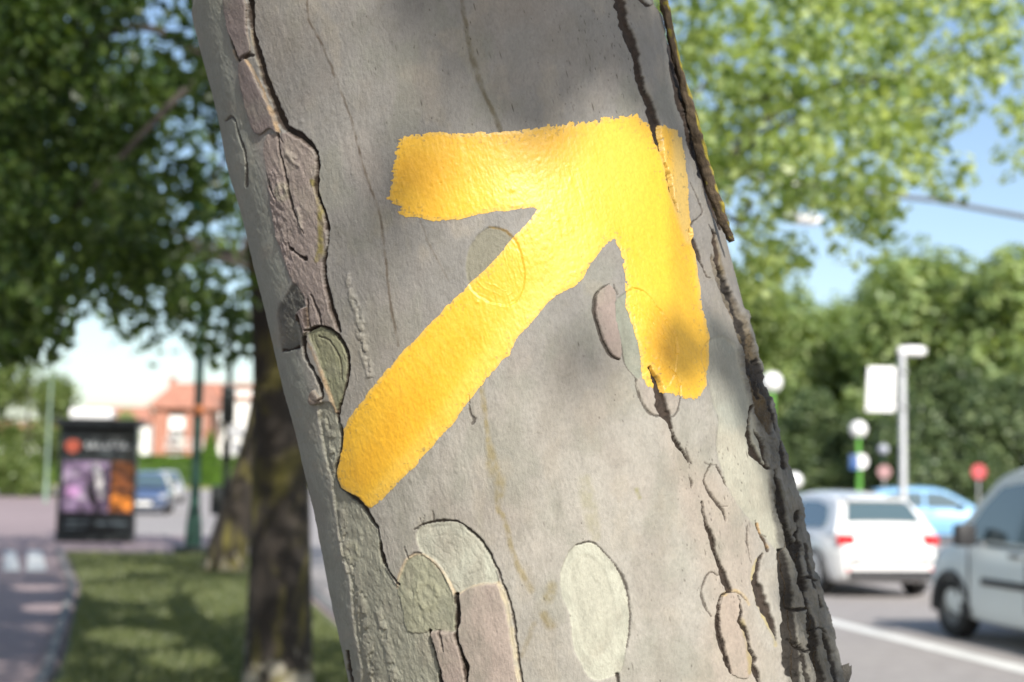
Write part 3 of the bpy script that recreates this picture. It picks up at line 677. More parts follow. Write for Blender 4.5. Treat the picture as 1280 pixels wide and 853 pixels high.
def arrow_sdf(px, py):
    # dry-brush fray: strong on the top edge, the left end and the foot of the right barb, slight along the shaft
    up = smooth((200 - py) / 40) ; lf = smooth((520 - px) / 30) * (py < 300); ft = smooth((py - 462) / 30) * (px > 780); inner = smooth(1 - np.abs(py - 340) / 70) * (px > 755) * (px < 800)
    fr = 0.7 + 1.5 * up + 2.6 * up * (px > 680) + 3.2 * lf + 4.5 * ft + 2.2 * inner
    brush = vnoise(px / 2.4, py / 13, 31) * 0.4 + vnoise(px / 1.3, py / 5, 33) * 0.2 + vnoise(px / 7, py / 9, 34) * 0.5
    brl = vnoise(px / 12, py / 2.2, 35)
    wob = (0.5 - (brush * (1 - lf) + brl * lf)) * 2
    wx = px + 2.2 * fbm(px / 14, py / 14, 37, 4); wy = py + 2.2 * fbm(px / 14, py / 14, 39, 4)
    s = poly_sdf(wx, wy, ARROW) + wob * fr * 0.9
    s = s + 1.3 * np.maximum(0, fbm(px / 3.1, py / 3.1, 43, 2) - 0.25) * np.clip(9 + s, 0, 9) * 0.8 * (0.4 + up + ft + lf + inner)
    for P_, wfac in ((CRACKS_SHADOWS[I_C1][0], 0.9), (CRACKS_SHADOWS[I_C9][0], 0.9)):
        d, wd = line_dist(px + 1.1 * fbm(px / 9, py / 9, 1, 3) + 0.5 * fbm(px / 2.6, py / 2.6, 2, 2), py + 1.1 * fbm(px / 9, py / 9, 3, 3) + 0.5 * fbm(px / 2.6, py / 2.6, 4, 2), P_)
        wd = wd * np.clip(1 + 0.4 * fbm(px / 6, py / 6, 95, 2) + 0.75 * fbm(px / 26, py / 26, 96, 2), .15, 2); s = np.maximum(s, wd * wfac * 0.85 - d)
    return s
pa = sub_patch(ARROW, 8, 1.45)
sa_ = arrow_sdf(pa.px, pa.py)
x, y = pa.px, pa.py
YEL = lin((246, 192, 50)) * 0.68; DEEP = lin((243, 179, 32)) * 0.68; PALE = lin((249, 203, 84)) * 0.69; THIN = lin((224, 190, 108)) * 0.72
colp = np.tile(YEL, (len(x), 1))
def pmix(m, c):
    global colp
    m = np.clip(m, 0, 1)[:, None]; colp = colp * (1 - m) + c * m
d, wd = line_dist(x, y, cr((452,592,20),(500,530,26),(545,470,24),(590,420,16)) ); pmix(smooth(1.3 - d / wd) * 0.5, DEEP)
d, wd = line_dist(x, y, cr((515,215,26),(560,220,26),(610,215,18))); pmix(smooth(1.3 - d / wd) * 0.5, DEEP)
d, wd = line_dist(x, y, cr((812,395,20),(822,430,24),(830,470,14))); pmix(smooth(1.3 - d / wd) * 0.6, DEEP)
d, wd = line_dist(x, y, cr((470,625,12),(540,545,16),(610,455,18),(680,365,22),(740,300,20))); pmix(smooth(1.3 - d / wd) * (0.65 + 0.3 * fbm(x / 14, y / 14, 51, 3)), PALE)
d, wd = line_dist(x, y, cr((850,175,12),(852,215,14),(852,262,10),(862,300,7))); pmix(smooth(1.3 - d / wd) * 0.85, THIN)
pmix(smooth((700 - np.abs(x - 760) * 9) / 500) * smooth((330 - y) / 160) * 0.45, PALE)  # paler arrow head: glare put into the paint colour
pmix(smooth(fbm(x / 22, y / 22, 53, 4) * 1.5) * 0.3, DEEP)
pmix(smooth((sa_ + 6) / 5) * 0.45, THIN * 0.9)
pmix(smooth(fbm(x / 3.2, y / 3.2, 57, 3) * 2.6 - 0.75) * smooth((sa_ + 26) / 26) * 0.8, B(170, 150, 96))
pmix(smooth(fbm((x + y) / 30, (x - y) / 3.5, 59, 3) * 1.6) * 0.22 * (y > 300), PALE)
ins = np.clip(-sa_ / 4, 0, 1)
lift = 0.0003 + 0.0003 * ins + 0.0002 * ins * fbm(x / 5, y / 5, 55, 4)
q = pa.quads(); tri = np.concatenate([q[:, [0, 1, 2]], q[:, [0, 2, 3]]])
Pp = pa.base + pa.n * (pa.g * 0.9 + lift)[:, None]
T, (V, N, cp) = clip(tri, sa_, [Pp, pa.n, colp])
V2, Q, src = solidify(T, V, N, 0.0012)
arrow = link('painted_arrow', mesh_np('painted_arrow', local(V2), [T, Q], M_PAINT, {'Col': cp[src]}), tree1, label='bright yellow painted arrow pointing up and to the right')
# ================================================================= ground
def poly_slab(name, pts, z, mat, depth=0.0, **k):
    m = MB(); n = len(pts); m.add([(x, y, z) for x, y in pts], [tuple(range(n))])
    if depth: m.add([(x, y, z) for x, y in pts] + [(x, y, z - depth) for x, y in pts], [(i, (i + 1) % n, (i + 1) % n + n, i + n) for i in range(n)])
    return m.build(name, mat, **k)
def ground_mat(name, a, b, scale, rough=0.9, c=None, cs=0.15):
    m, nt, bs, new, lk = nodes(name)
    base = ramp(nt, noise(nt, scale, 6, 0.65), [(0.3, a), (0.7, b)])
    mx = new('ShaderNodeMix'); mx.data_type = 'RGBA'; mx.blend_type = 'MULTIPLY'; mx.inputs[0].default_value = 0.7
    lk(base, mx.inputs[6]); lk(ramp(nt, noise(nt, cs, 5, 0.6), [(0.3, (0.72, 0.72, 0.74)), (0.65, (1, 1, 1))]), mx.inputs[7])
    lk(mx.outputs[2], bs.inputs['Base Color']); bs.inputs['Roughness'].default_value = rough
    bump(nt, bs, noise(nt, scale * 4, 4), 0.3, 0.01); return m
ROADZ = -0.12
M_ROAD = ground_mat('asphalt', (0.30, 0.275, 0.26), (0.40, 0.37, 0.35), 6)
M_PATH = ground_mat('red_paving', (0.28, 0.21, 0.215), (0.38, 0.295, 0.29), 5)
M_WHITE = plain('road_paint', (0.72, 0.72, 0.69), 0.8, var=0.12, scale=5)
M_GRASS = ground_mat('lawn_grass', (0.075, 0.092, 0.040), (0.145, 0.16, 0.075), 9, c=None, cs=0.9)
M_VERGE = ground_mat('dry_grass', (0.20, 0.22, 0.07), (0.30, 0.31, 0.11), 2)
M_KERB = plain('kerb_stone', (0.20, 0.195, 0.19), 0.85, var=0.18, scale=6, bmp=0.3)
poly_slab('road', [(-700, -60), (700, -60), (700, 900), (-700, 900)], ROADZ, M_ROAD, kind='structure')
kerbx = lambda Y: 1.8 - 0.244 * (Y - 1.6)
pathx = lambda Y: np.interp(Y, [-6, 10.8, 19, 28.4, 33, 36], [0.2, -3.5, -5.8, -9.0, -10.2, -11.0])
poly_slab('pavement', [(kerbx(-6), -6), (kerbx(33.6), 33.6), (-9.9, 33.8), (-13, 45), (-36, 112), (-80, 112), (-80, -6)], 0.0, M_PATH, 0.14, kind='structure')
ys = np.linspace(-5.5, 26.4, 14)
poly_slab('lawn', [(kerbx(y) - 0.32, y) for y in ys] + [(pathx(y) + 0.16, y) for y in ys[::-1]], 0.022, M_GRASS, 0.05, kind='structure')
poly_slab('verge', [(-95, 113), (-20, 113), (-12, 180), (-120, 180)], 0.03, M_VERGE, 0.15, kind='structure')
poly_slab('verge', [(2, 66), (90, 60), (130, 240), (-10, 240)], 0.03, M_VERGE, 0.15, kind='structure')
def kerb(name, fx, y0, y1, zt, wdt, off, label, L=1.0):
    root = empty(name, (float(fx(y0)), y0, 0), label=label, cat='kerb'); y = y0; me_ = {}
    while y < y1:
        a = np.array([fx(y) + off, y]); b = np.array([fx(y + L) + off, y + L]); d = b - a
        m = MB(); m.box((0, 0, 0), (np.hypot(*d) - 0.012, wdt, 0.26))
        if 'm' not in me_:
            o = m.build('kerb_stone', M_KERB, root, bevel=0.012); me_['m'] = o.data
        else: o = link('kerb_stone', me_['m'], root)
        c = (a + b) / 2 - np.array(root.location[:2]); o.location = (c[0], c[1], zt - 0.13); o.rotation_euler = (0, 0, math.atan2(d[1], d[0])); y += L
    return root
kerb('path_kerb', pathx, 6, 27, 0.05, 0.09, 0.06, 'thin concrete kerb between the reddish path and the lawn')
kerb('road_kerb', kerbx, 6, 33, 0.03, 0.18, -0.14, 'stone kerb where the lawn meets the road')
for i, (x0, x1) in enumerate(((4, 25), (33, 58))):                  # two white bars on the path
    a, b, c, d = gnd(x0, 714), gnd(x1, 714), gnd(x1 - 6, 689), gnd(x0 + 2, 689)
    poly_slab('path_marking', [a[:2], b[:2], c[:2], d[:2]], 0.005, M_WHITE, kind='structure')
a, b = gnd(1040, 778, ROADZ), gnd(1280, 838, ROADZ); dv = (a - b) / np.linalg.norm(a - b)
pr = np.array([dv[1], -dv[0], 0]) * 0.13; s0, s1 = b - dv * 14, a + dv * 30
poly_slab('lane_line', [(s0 - pr)[:2], (s0 + pr)[:2], (s1 + pr)[:2], (s1 - pr)[:2]], ROADZ + 0.005, M_WHITE, kind='structure')
HEAD = math.atan2(dv[1], dv[0])                                     # the way the right-hand lane runs
# grass blades standing on the lawn, one mass
rg_ = np.random.default_rng(11); ng = 52000
gy = 7 + 19 * rg_.random(ng) ** 1.3; gx = np.array([pathx(y) for y in gy]) + 0.2; gx2 = kerbx(gy) - 0.4; gx = gx + (gx2 - gx) * rg_.random(ng)
hg = rg_.uniform(0.03, 0.085, ng); ang = rg_.uniform(0, 6.28, ng); wg = rg_.uniform(0.006, 0.012, ng)
bx = np.stack([np.cos(ang), np.sin(ang), 0 * ang], 1); b0 = np.stack([gx, gy, np.full(ng, 0.02)], 1)
tip = b0 + np.stack([np.cos(ang * 3) * 0.03, np.sin(ang * 3) * 0.03, hg], 1)
Vg = np.stack([b0 - bx * wg[:, None], b0 + bx * wg[:, None], tip], 1).reshape(-1, 3)
M_BLADE = leafmat('grass_blade', (0.07, 0.095, 0.035), (0.13, 0.155, 0.06), (0.21, 0.225, 0.10), 0.3)
link('grass', mesh_np('grass', Vg, [np.arange(3 * ng).reshape(-1, 3)], M_BLADE, {'tint': np.repeat(rg_.random(ng), 3)}, smooth=False), kind='stuff')

# ================================================================= cars
M_TYRE = plain('tyre_rubber', (0.018, 0.018, 0.018), 0.8); M_RIM = plain('alloy', (0.45, 0.45, 0.46), 0.35, 0.8, var=0.05)
M_HUBCAP = plain('dull_hubcap', (0.2, 0.2, 0.2), 0.5, 0.3); M_DARKP = plain('dark_plastic', (0.03, 0.03, 0.032), 0.55)
M_GLASS = glass('car_glass', (.07, .11, .125), .05); M_RED = plain('red_lens', (0.55, 0.015, 0.02), 0.2, coat=0.6); M_LENS = plain('clear_lens', (0.65, 0.66, 0.68), 0.12, 0.3, coat=1.0)
M_PLATE = plain('plate_white', (0.75, 0.75, 0.72), 0.5, var=0.02); M_CHROME = plain('chrome', (0.6, 0.6, 0.62), 0.18, 1.0, var=0.02)
def car(name, label, cat, paint, L, W, prof, lower, sidewin, shield, rear, loc, rz, wheels=(-1.28, 1.28, 0.31), belt=0.9, roofw=0.70, extra=None, group=None, rim=M_RIM):
    """lower: stations (x, z bottom, z top, half width); prof: cabin outline (x, z) rear to front; sidewin: quads (x, z)"""
    root = empty(name, loc, rz, label=label, cat=cat, group=group)
    m = MB(); rings = []
    for x, zb, zt, hw in lower:
        zm = zb + (zt - zb) * 0.55
        half = [(0, zb), (hw * .80, zb), (hw * .95, zb + .05), (hw, zb + .2), (hw * 1.0, zm), (hw * .985, zt - .10), (hw * .93, zt - .03), (hw * .82, zt), (hw * .4, zt + .025), (0, zt + .03)]
        rings.append([(x, y, z) for y, z in half] + [(x, -y, z) for y, z in half[-2:0:-1]])
    n = len(rings[0]); V = [p for r in rings for p in r]; F = []
    for i in range(len(rings) - 1):
        for k in range(n): F.append((i * n + k, i * n + (k + 1) % n, (i + 1) * n + (k + 1) % n, (i + 1) * n + k))
    F.append(tuple(range(n))); F.append(tuple((len(rings) - 1) * n + k for k in range(n))); m.add(V, F)
    hb = W / 2 * 0.93; H = max(z for _, z in prof); hwz = lambda z: hb + (W / 2 * roofw - hb) * max(0, (z - belt)) / (H - belt)
    pr_ = spline(prof, False, 5); V = []; F = []; k = len(pr_)
    for x, z in pr_:
        h = hwz(z)
        V += [(x, h, z - .012), (x, h * .90, z + .012), (x, h * .5, z + .045), (x, 0, z + .055), (x, -h * .5, z + .045), (x, -h * .90, z + .012), (x, -h, z - .012)]
    for i in range(k - 1):
        for j in range(6): F.append((i * 7 + j, i * 7 + j + 1, (i + 1) * 7 + j + 1, (i + 1) * 7 + j))
    F.append(tuple(i * 7 for i in range(k))); F.append(tuple(i * 7 + 6 for i in range(k))); m.add(V, F)
    m.build('body', paint, root, smooth=True)
    for sd in (1, -1):
        for q in sidewin:
            g = MB(); V = [(x, sd * (hwz(z) + .012), z) for x, z in q] + [(x, sd * (hwz(z) - .02), z) for x, z in q]; nn = len(q)
            g.add(V, [tuple(range(nn)), tuple(range(2 * nn - 1, nn - 1, -1))] + [(i, (i + 1) % nn, (i + 1) % nn + nn, i + nn) for i in range(nn)]).build('side_window', M_GLASS, root)
    def screen(nm, p0, p1, fr):
        (x0, z0), (x1, z1) = p0, p1; nx_, nz_ = -(z1 - z0), (x1 - x0); l = math.hypot(nx_, nz_); s = 1 if nz_ > 0 else -1
        nx_, nz_ = nx_ / l * s, nz_ / l * s; g = MB(); V = []
        for o in (.052, -.02):
            for (x, z) in (p0, p1):
                for t in (1, .5, 0, -.5, -1): V.append((x + nx_ * (o + .025 * (1 - t * t)), t * hwz(z) * fr, z + nz_ * (o + .025 * (1 - t * t))))
        F = []
        for o in (0, 10):
            for j in range(4): F.append((o + j, o + j + 1, o + 5 + j + 1, o + 5 + j))
        F += [(0, 5, 15, 10), (4, 9, 19, 14)] + [(j, j + 1, 10 + j + 1, 10 + j) for j in range(4)] + [(5 + j, 5 + j + 1, 15 + j + 1, 15 + j) for j in range(4)]
        g.add(V, F).build(nm, M_GLASS, root, smooth=True)
    screen('windscreen', *shield, .90); screen('rear_window', *rear, .80)
    xr, xf, rw = wheels
    for xw in (xr, xf):
        for sd in (1, -1):
            y = sd * (W / 2 - .11)
            t = MB().lathe([(rw * .62, -.1), (rw * .93, -.1), (rw, -.07), (rw, .07), (rw * .93, .1), (rw * .62, .1), (rw * .62, -.1)], (xw, y, rw), 28, 'Y').build('wheel', M_TYRE, root, smooth=True)
            r_ = MB().lathe([(0, .02), (rw * .2, .05), (rw * .3, .03), (rw * .55, .045), (rw * .63, .09), (rw * .66, .09)], (0, 0, 0), 28, 'Y')
            r_.v = [(a + xw, b * sd + y, c + rw) for a, b, c in r_.v]; r_.build('rim', rim, t, smooth=True)
            a_ = MB(); ro, ri = rw + .075, rw + .005
            V = []; q = 13
            for i in range(q):
                an = math.pi * (i / (q - 1)) * 1.10 - .16
                for rr in (ri, ro):
                    for yy in (W / 2 - .20, W / 2 + .012): V.append((xw + rr * math.cos(an), sd * yy, rw + rr * math.sin(an)))
            F = []
            for i in range(q - 1):
                b = i * 4; F += [(b, b + 1, b + 5, b + 4), (b + 2, b + 6, b + 7, b + 3), (b + 1, b + 3, b + 7, b + 5), (b, b + 4, b + 6, b + 2)]
            a_.add(V, F).build('wheel_arch', M_DARKP, root, smooth=True)
    if extra: extra(root, hwz)
    return root
def carpaint(name, col, metal=0.25): return plain(name, col, 0.32, metal, var=0.03, scale=2, coat=1.0)
P_WHITE = carpaint('white_car_paint', (0.78, 0.78, 0.77), 0.0); P_LBLUE = carpaint('light_blue_paint', (0.20, 0.42, 0.66), 0.1)
P_DBLUE = carpaint('slate_blue_paint', (0.10, 0.15, 0.27), 0.3); P_SILVER = plain('silver_green_paint', (0.74, 0.80, 0.80), 0.5, 0.0, var=0.03, scale=2, coat=0.15); P_GREY = carpaint('pale_car_paint', (0.6, 0.6, 0.6), 0.2)
HATCH = dict(L=4.05, W=1.72,
    prof=[(-1.88, .92), (-1.82, 1.02), (-1.60, 1.30), (-1.40, 1.40), (-.9, 1.465), (-.2, 1.485), (.25, 1.43), (.55, 1.30), (1.0, 1.04), (1.22, .93)],
    lower=[(-2.04, .38, .60, .58), (-1.99, .28, .82, .72), (-1.84, .22, .95, .81), (-1.3, .19, .96, .86), (0, .18, .95, .86), (1.0, .19, .93, .85), (1.5, .21, .84, .83), (1.85, .25, .74, .77), (2.02, .34, .60, .66)],
    sidewin=[[(-.30, .97), (-.30, 1.38), (-.85, 1.38), (-1.25, 1.31), (-1.42, 1.12), (-1.42, 1.0)], [(-.22, .97), (.90, .97), (.52, 1.24), (.2, 1.37), (-.22, 1.385)]],
    shield=((.40, 1.37), (1.12, .985)), rear=((-1.78, 1.075), (-1.58, 1.335)), belt=.92, roofw=.61)
def hatch_extra(root, hwz, lights=True):
    for sd in (1, -1):
        MB().box((-1.945, sd * .66, .84), (.12, .26, .15), ry=-.12, rz=-sd * .32).build('tail_light', M_RED, root, bevel=.03)
        MB().box((-1.99, sd * .60, .42), (.05, .16, .07)).build('rear_reflector', M_RED, root, bevel=.01)
        MB().box((1.84, sd * .60, .66), (.30, .30, .13), rz=-sd * .5, ry=.35).build('headlight', M_LENS, root, bevel=.04)
        mr = MB().box((.72, sd * .93, 1.02), (.12, .18, .12)).build('door_mirror', M_DARKP, root, bevel=.04)
        for xh in (-.12, -1.05): MB().box((xh, sd * .865, .84), (.18, .03, .028)).build('door_handle', M_DARKP, root, bevel=.01)
    MB().box((-1.50, 0, 1.425), (.24, .98, .03), ry=-.10).build('roof_spoiler', root.children[0].data.materials[0], root, bevel=.012)
    MB().box((-2.03, 0, .34), (.06, 1.30, .14)).build('bumper_insert', M_DARKP, root, bevel=.02)
    MB().box((-2.00, 0, .62), (.03, .52, .115)).build('number_plate', M_PLATE, root)
    MB().box((-1.91, 0, .80), (.05, .34, .03)).build('boot_handle', M_CHROME, root, bevel=.01)
    wp = MB(); wp.box((-1.79, .12, 1.10), (.02, .46, .016), rx=.12); wp.build('rear_wiper', M_DARKP, root)
    MB().box((2.0, 0, .50), (.06, .9, .14)).build('grille', M_DARKP, root, bevel=.02)
    MB().box((2.04, 0, .40), (.03, .52, .11)).build('number_plate', M_PLATE, root)
    ex = MB().tube([(-2.04, -.5, .27), (-1.8, -.5, .27)], .03, 10).build('exhaust', M_CHROME, root)
def oriented(p, rz, lx, ly):
    c, s = math.cos(rz), math.sin(rz); return (p[0] - c * lx + s * ly, p[1] - s * lx - c * ly, ROADZ)
white_car = car('parked_car', 'white hatchback seen from behind with red tail lights', 'car', P_WHITE, loc=oriented(gnd(1113, 749, ROADZ), HEAD, -2.0, 0), rz=HEAD, extra=hatch_extra, **HATCH)
car('parked_car', 'light blue hatchback seen from the side beyond the white car', 'car', P_LBLUE, loc=(*at(1163, 600, 40)[:2], ROADZ), rz=R(-8), extra=hatch_extra, **HATCH)
car('parked_car', 'slate blue car facing the camera beside the advertising panel', 'car', P_DBLUE, loc=(*at(186, 600, 53)[:2], ROADZ), rz=R(-80), extra=hatch_extra, **HATCH)
car('parked_car', 'pale car partly hidden behind the slate blue car', 'car', P_GREY, loc=(*at(208, 600, 70)[:2], ROADZ), rz=R(-78), extra=hatch_extra, **HATCH)
VAN = dict(L=4.25, W=1.76,
    prof=[(-2.02, .98), (-2.0, 1.3), (-1.92, 1.72), (-1.75, 1.83), (-.8, 1.86), (.1, 1.86), (.55, 1.79), (.85, 1.60), (1.25, 1.27), (1.45, 1.10)],
    lower=[(-2.10, .40, .70, .72), (-2.06, .30, .98, .83), (-1.9, .22, 1.02, .87), (-1.0, .20, 1.03, .88), (.6, .20, 1.05, .88), (1.2, .21, 1.08, .87), (1.6, .23, 1.02, .84), (1.95, .27, .90, .78), (2.15, .36, .66, .66)],
    sidewin=[[(-.12, 1.08), (1.18, 1.10), (.86, 1.44), (.55, 1.66), (.2, 1.70), (-.12, 1.71)]],
    shield=((.62, 1.745), (1.38, 1.15)), rear=((-1.99, 1.22), (-1.93, 1.66)), belt=1.02, roofw=.76, wheels=(-1.38, 1.38, .33))
def van_extra(root, hwz):
    for sd in (1, -1):
        MB().box((.85, sd * .99, 1.14), (.16, .22, .24)).build('door_mirror', M_DARKP, root, bevel=.05)
        MB().box((-.3, sd * .885, .66), (2.0, .035, .075)).build('side_moulding', M_DARKP, root, bevel=.012)
        MB().box((.05, sd * .893, .96), (.2, .03, .04)).build('door_handle', M_DARKP, root, bevel=.012)
        MB().box((.68, sd * .885, 1.045), (.10, .02, .035)).build('indicator', M_LENS, root, bevel=.01)
        MB().box((1.90, sd * .62, .82), (.34, .26, .2), rz=-sd * .45, ry=.35).build('headlight', M_LENS, root, bevel=.05)
        MB().box((-2.06, sd * .76, 1.1), (.08, .16, .45)).build('tail_light', M_RED, root, bevel=.03)
        for x0 in (-.14, .98): MB().box((x0, sd * .879, .72), (.012, .012, .66)).build('door_seam', M_DARKP, root)
    MB().box((2.10, 0, .50), (.1, 1.3, .22)).build('bumper', M_DARKP, root, bevel=.04)
    MB().box((2.05, 0, .72), (.06, .8, .12)).build('grille', M_DARKP, root, bevel=.02)
car('parked_van', 'silver grey van with dark wheel arch and side moulding', 'van', P_SILVER, loc=oriented(gnd(1196, 797, ROADZ), HEAD, 1.38, .80), rz=HEAD, extra=van_extra, rim=M_HUBCAP, **VAN)

# ================================================================= street furniture
M_GREENM = plain('dark_green_metal', (0.012, 0.05, 0.035), 0.4, 0.2); M_BRIGHTG = plain('bright_green_metal', (0.12, 0.36, 0.05), 0.45)
M_GALV = plain('galvanised', (0.36, 0.37, 0.38), 0.5, 0.3, var=0.1); M_BLACK = plain('black_metal', (0.012, 0.016, 0.018), 0.35, 0.2)
M_GLOBE = plain('opal_globe', (0.82, 0.82, 0.80), 0.25, var=0.02); M_PALEG = plain('pale_green_metal', (0.20, 0.28, 0.22), 0.5)
M_SIGNW = plain('sign_white', (0.80, 0.80, 0.80), 0.45, var=0.03); M_SIGNB = plain('sign_blue', (0.04, 0.10, 0.26), 0.4); M_SIGNR = plain('sign_red', (0.46, 0.07, 0.08), 0.4, var=.04); M_SIGNP = plain('faded_sign', (0.33, 0.19, 0.19), 0.5)
# advertising panel with a roof
pb = gnd(119, 677); sc_ = np.linalg.norm(pb[:2]) / FPX; W_, H_ = 90 * sc_, 147 * sc_
ad = empty('advertising_panel', pb, R(4), label='black roofed advertising panel with purple and orange poster on the pavement', cat='advertising panel')
MB().box((0, 0, .06), (W_ * .98, .5, .12)).build('plinth', M_BLACK, ad, bevel=.01)
MB().box((0, 0, .12 + (H_ - .3) / 2), (W_, .32, H_ - .3)).build('case', M_BLACK, ad, bevel=.03)
MB().prism([(-W_ * .6, H_ - .03), (W_ * .6, H_ - .03), (W_ * .55, H_ - .10), (W_ * .5, H_ - .2), (-W_ * .5, H_ - .2), (-W_ * .55, H_ - .10)], -.42, .42).build('roof', M_BLACK, ad, bevel=.015)
MB().box((-.12 * W_, .1, H_ + .09), (W_ * .56, .4, .22)).build('roof_cap', M_SIGNW, ad, bevel=.05)
def poster_mat(name, stops, scale):
    m, nt, bs, new, lk = nodes(name); lk(ramp(nt, noise(nt, scale, 2, 0.4, dist=1.0), stops), bs.inputs['Base Color']); bs.inputs['Roughness'].default_value = .25; return m
M_PURP = poster_mat('purple_print', [(.30, (.04, .03, .045)), (.42, (.12, .08, .14)), (.55, (.20, .14, .24)), (.70, (.32, .28, .33))], 2.1)
M_ORNG = poster_mat('orange_print', [(.35, (.08, .025, .012)), (.5, (.24, .07, .018)), (.66, (.42, .13, .025))], 3.0)
yf = -.168
MB().box((-.13 * W_, yf, .44 * H_), (W_ * .60, .012, H_ * .41)).build('purple_poster', M_PURP, ad)
MB().box((.34 * W_, yf, .535 * H_), (W_ * .28, .012, H_ * .215)).build('orange_poster', M_ORNG, ad)
MB().box((.33 * W_, yf, .325 * H_), (W_ * .30, .012, H_ * .17)).build('orange_poster', M_ORNG, ad)
M_PINKP = plain('pink_print', (.38, .20, .38), .3); M_PALEP = plain('pale_print', (.55, .53, .52), .3); M_ORB = plain('bright_orange_print', (.75, .24, .03), .3); M_LOGO = plain('logo_red', (.30, .06, .035), .3); M_FAINT = plain('faint_lettering', (.10, .13, .15), .4); M_SCRIPT = plain('script_lettering', (.34, .36, .37), .4)
def disc(nm, x, z, rx, rz_, mat, y):
    m = MB(); n = 18; m.add([(x + rx * math.cos(2 * math.pi * k / n), yy, z + rz_ * math.sin(2 * math.pi * k / n)) for yy in (y, y + .006) for k in range(n)], [tuple(range(n))[::-1], tuple(range(n, 2 * n))] + [(k, (k + 1) % n, n + (k + 1) % n, n + k) for k in range(n)])
    return m.build(nm, mat, ad)
disc('poster_flower', -.30 * W_, .40 * H_, .10 * W_, .045 * H_, M_PINKP, yf - .014)
m = MB(); m.tube([(-.02 * W_, yf - .012, .62 * H_), (.03 * W_, yf - .012, .54 * H_), (.05 * W_, yf - .012, .44 * H_), (.10 * W_, yf - .012, .34 * H_)], [.05, .09, .08, .05], 8); m.v = [(a, yf - .012 + (b - yf + .012) * .05, c) for a, b, c in m.v]; m.build('poster_figure', M_PALEP, ad, smooth='full')
m = MB(); m.tube([(-.08 * W_, yf - .010, .50 * H_), (-.09 * W_, yf - .010, .42 * H_), (-.02 * W_, yf - .010, .33 * H_), (.02 * W_, yf - .010, .27 * H_)], [.04, .08, .10, .05], 8); m.v = [(a, yf - .010 + (b - yf + .010) * .04, c) for a, b, c in m.v]; m.build('poster_shape', plain('dark_print', (.02, .015, .02), .3), ad, smooth='full')
disc('poster_fruit', .27 * W_, .34 * H_, .07 * W_, .045 * H_, M_ORB, yf - .014); disc('poster_fruit', .41 * W_, .31 * H_, .08 * W_, .05 * H_, M_ORB, yf - .016)
disc('logo', -.32 * W_, .765 * H_, .105 * W_, .055 * H_, M_LOGO, yf - .004)
def squiggle(nm, x0, x1, z, amp, rad, mat, waves, seed):
    rr = np.random.default_rng(seed); n = waves * 8; pts = []
    for i in range(n + 1):
        t = i / n; pts.append((x0 + (x1 - x0) * t + amp * .5 * math.sin(t * waves * 6.28 * 1.0 + 1), yf - .004, z + amp * (0.6 + .4 * rr.random()) * math.sin(t * waves * 6.28)))
    return MB().tube(pts, rad, 6).build(nm, mat, ad, smooth='full')
squiggle('lettering', -.17 * W_, .40 * W_, .775 * H_, .07, .026, M_SCRIPT, 7, 1)
squiggle('lettering', .02 * W_, .33 * W_, .715 * H_, .02, .012, M_FAINT, 9, 2)
squiggle('lettering', -.40 * W_, -.05 * W_, .16 * H_, .03, .018, M_FAINT, 8, 3); squiggle('lettering', .02 * W_, .42 * W_, .15 * H_, .025, .016, M_FAINT, 10, 4); squiggle('lettering', -.40 * W_, -.12 * W_, .11 * H_, .02, .014, M_FAINT, 6, 5)
# dark green lamp post
lp = gnd(241, 692); lamp = empty('street_lamp', lp, label='dark green lamp post on a square plinth in front of the brick house', cat='street lamp')
MB().box((0, 0, .07), (.6, .6, .16)).build('plinth', M_BLACK, lamp, bevel=.02)
MB().lathe([(.16, .14), (.15, .5), (.10, .9), (.085, 1.3), (.075, 6.2), (.05, 6.25)], n=16).build('pole', M_GREENM, lamp, smooth=True)
MB().lathe([(.10, 2.58), (.11, 2.62), (.11, 2.72), (.10, 2.76)], n=16).build('collar', plain('orange_band', (.5, .16, .05), .5), lamp, smooth=True)
MB().lathe([(0, 6.2), (.16, 6.22), (.30, 6.5), (.26, 6.6), (.05, 6.72), (0, 6.72)], n=18).build('lantern', M_GREENM, lamp, smooth=True)
# traffic light
tp = at(283, 584, 30); tl = empty('traffic_light', (tp[0], tp[1], 0), R(8), label='dark traffic light with push box behind the mossy trees', cat='traffic light')
MB().tube([(0, 0, 0), (0, 0, 5.0), (.1, -.1, 5.4)], .06, 12).build('pole', M_BLACK, tl, smooth=True)
for nm, z0, h_, r_, k_ in (('signal_head', 2.92, .80, .095, 3), ('repeater_head', 1.95, .46, .06, 3)):
    sh = MB().box((0, -.13, z0), (.28 if h_ > .5 else .18, .2, h_)).build(nm, M_BLACK, tl, bevel=.03)
    for i in range(k_):
        MB().lathe([(r_, -.05), (r_ * 1.1, -.12), (r_ * .9, -.12), (r_ * .9, -.02), (0, -.02)], (0, -.2, z0 + (i - 1) * h_ * .31), 16, 'Y').build('lens_hood', M_BLACK, sh, smooth=True)
MB().lathe([(0, -.02), (.15, -.02), (.16, 0), (.15, .02), (0, .02)], (.17, -.1, 2.36), 20, 'Y').build('white_disc', M_SIGNW, tl, smooth=True)  # added white discs standing in for bright wall seen past the pole
MB().lathe([(0, -.02), (.13, -.02), (.14, 0), (.13, .02), (0, .02)], (.15, -.1, 2.02), 20, 'Y').build('white_disc', M_SIGNW, tl, smooth=True)
MB().box((-.17, -.12, .92), (.24, .22, .6)).build('push_box', M_BLACK, tl, bevel=.03)
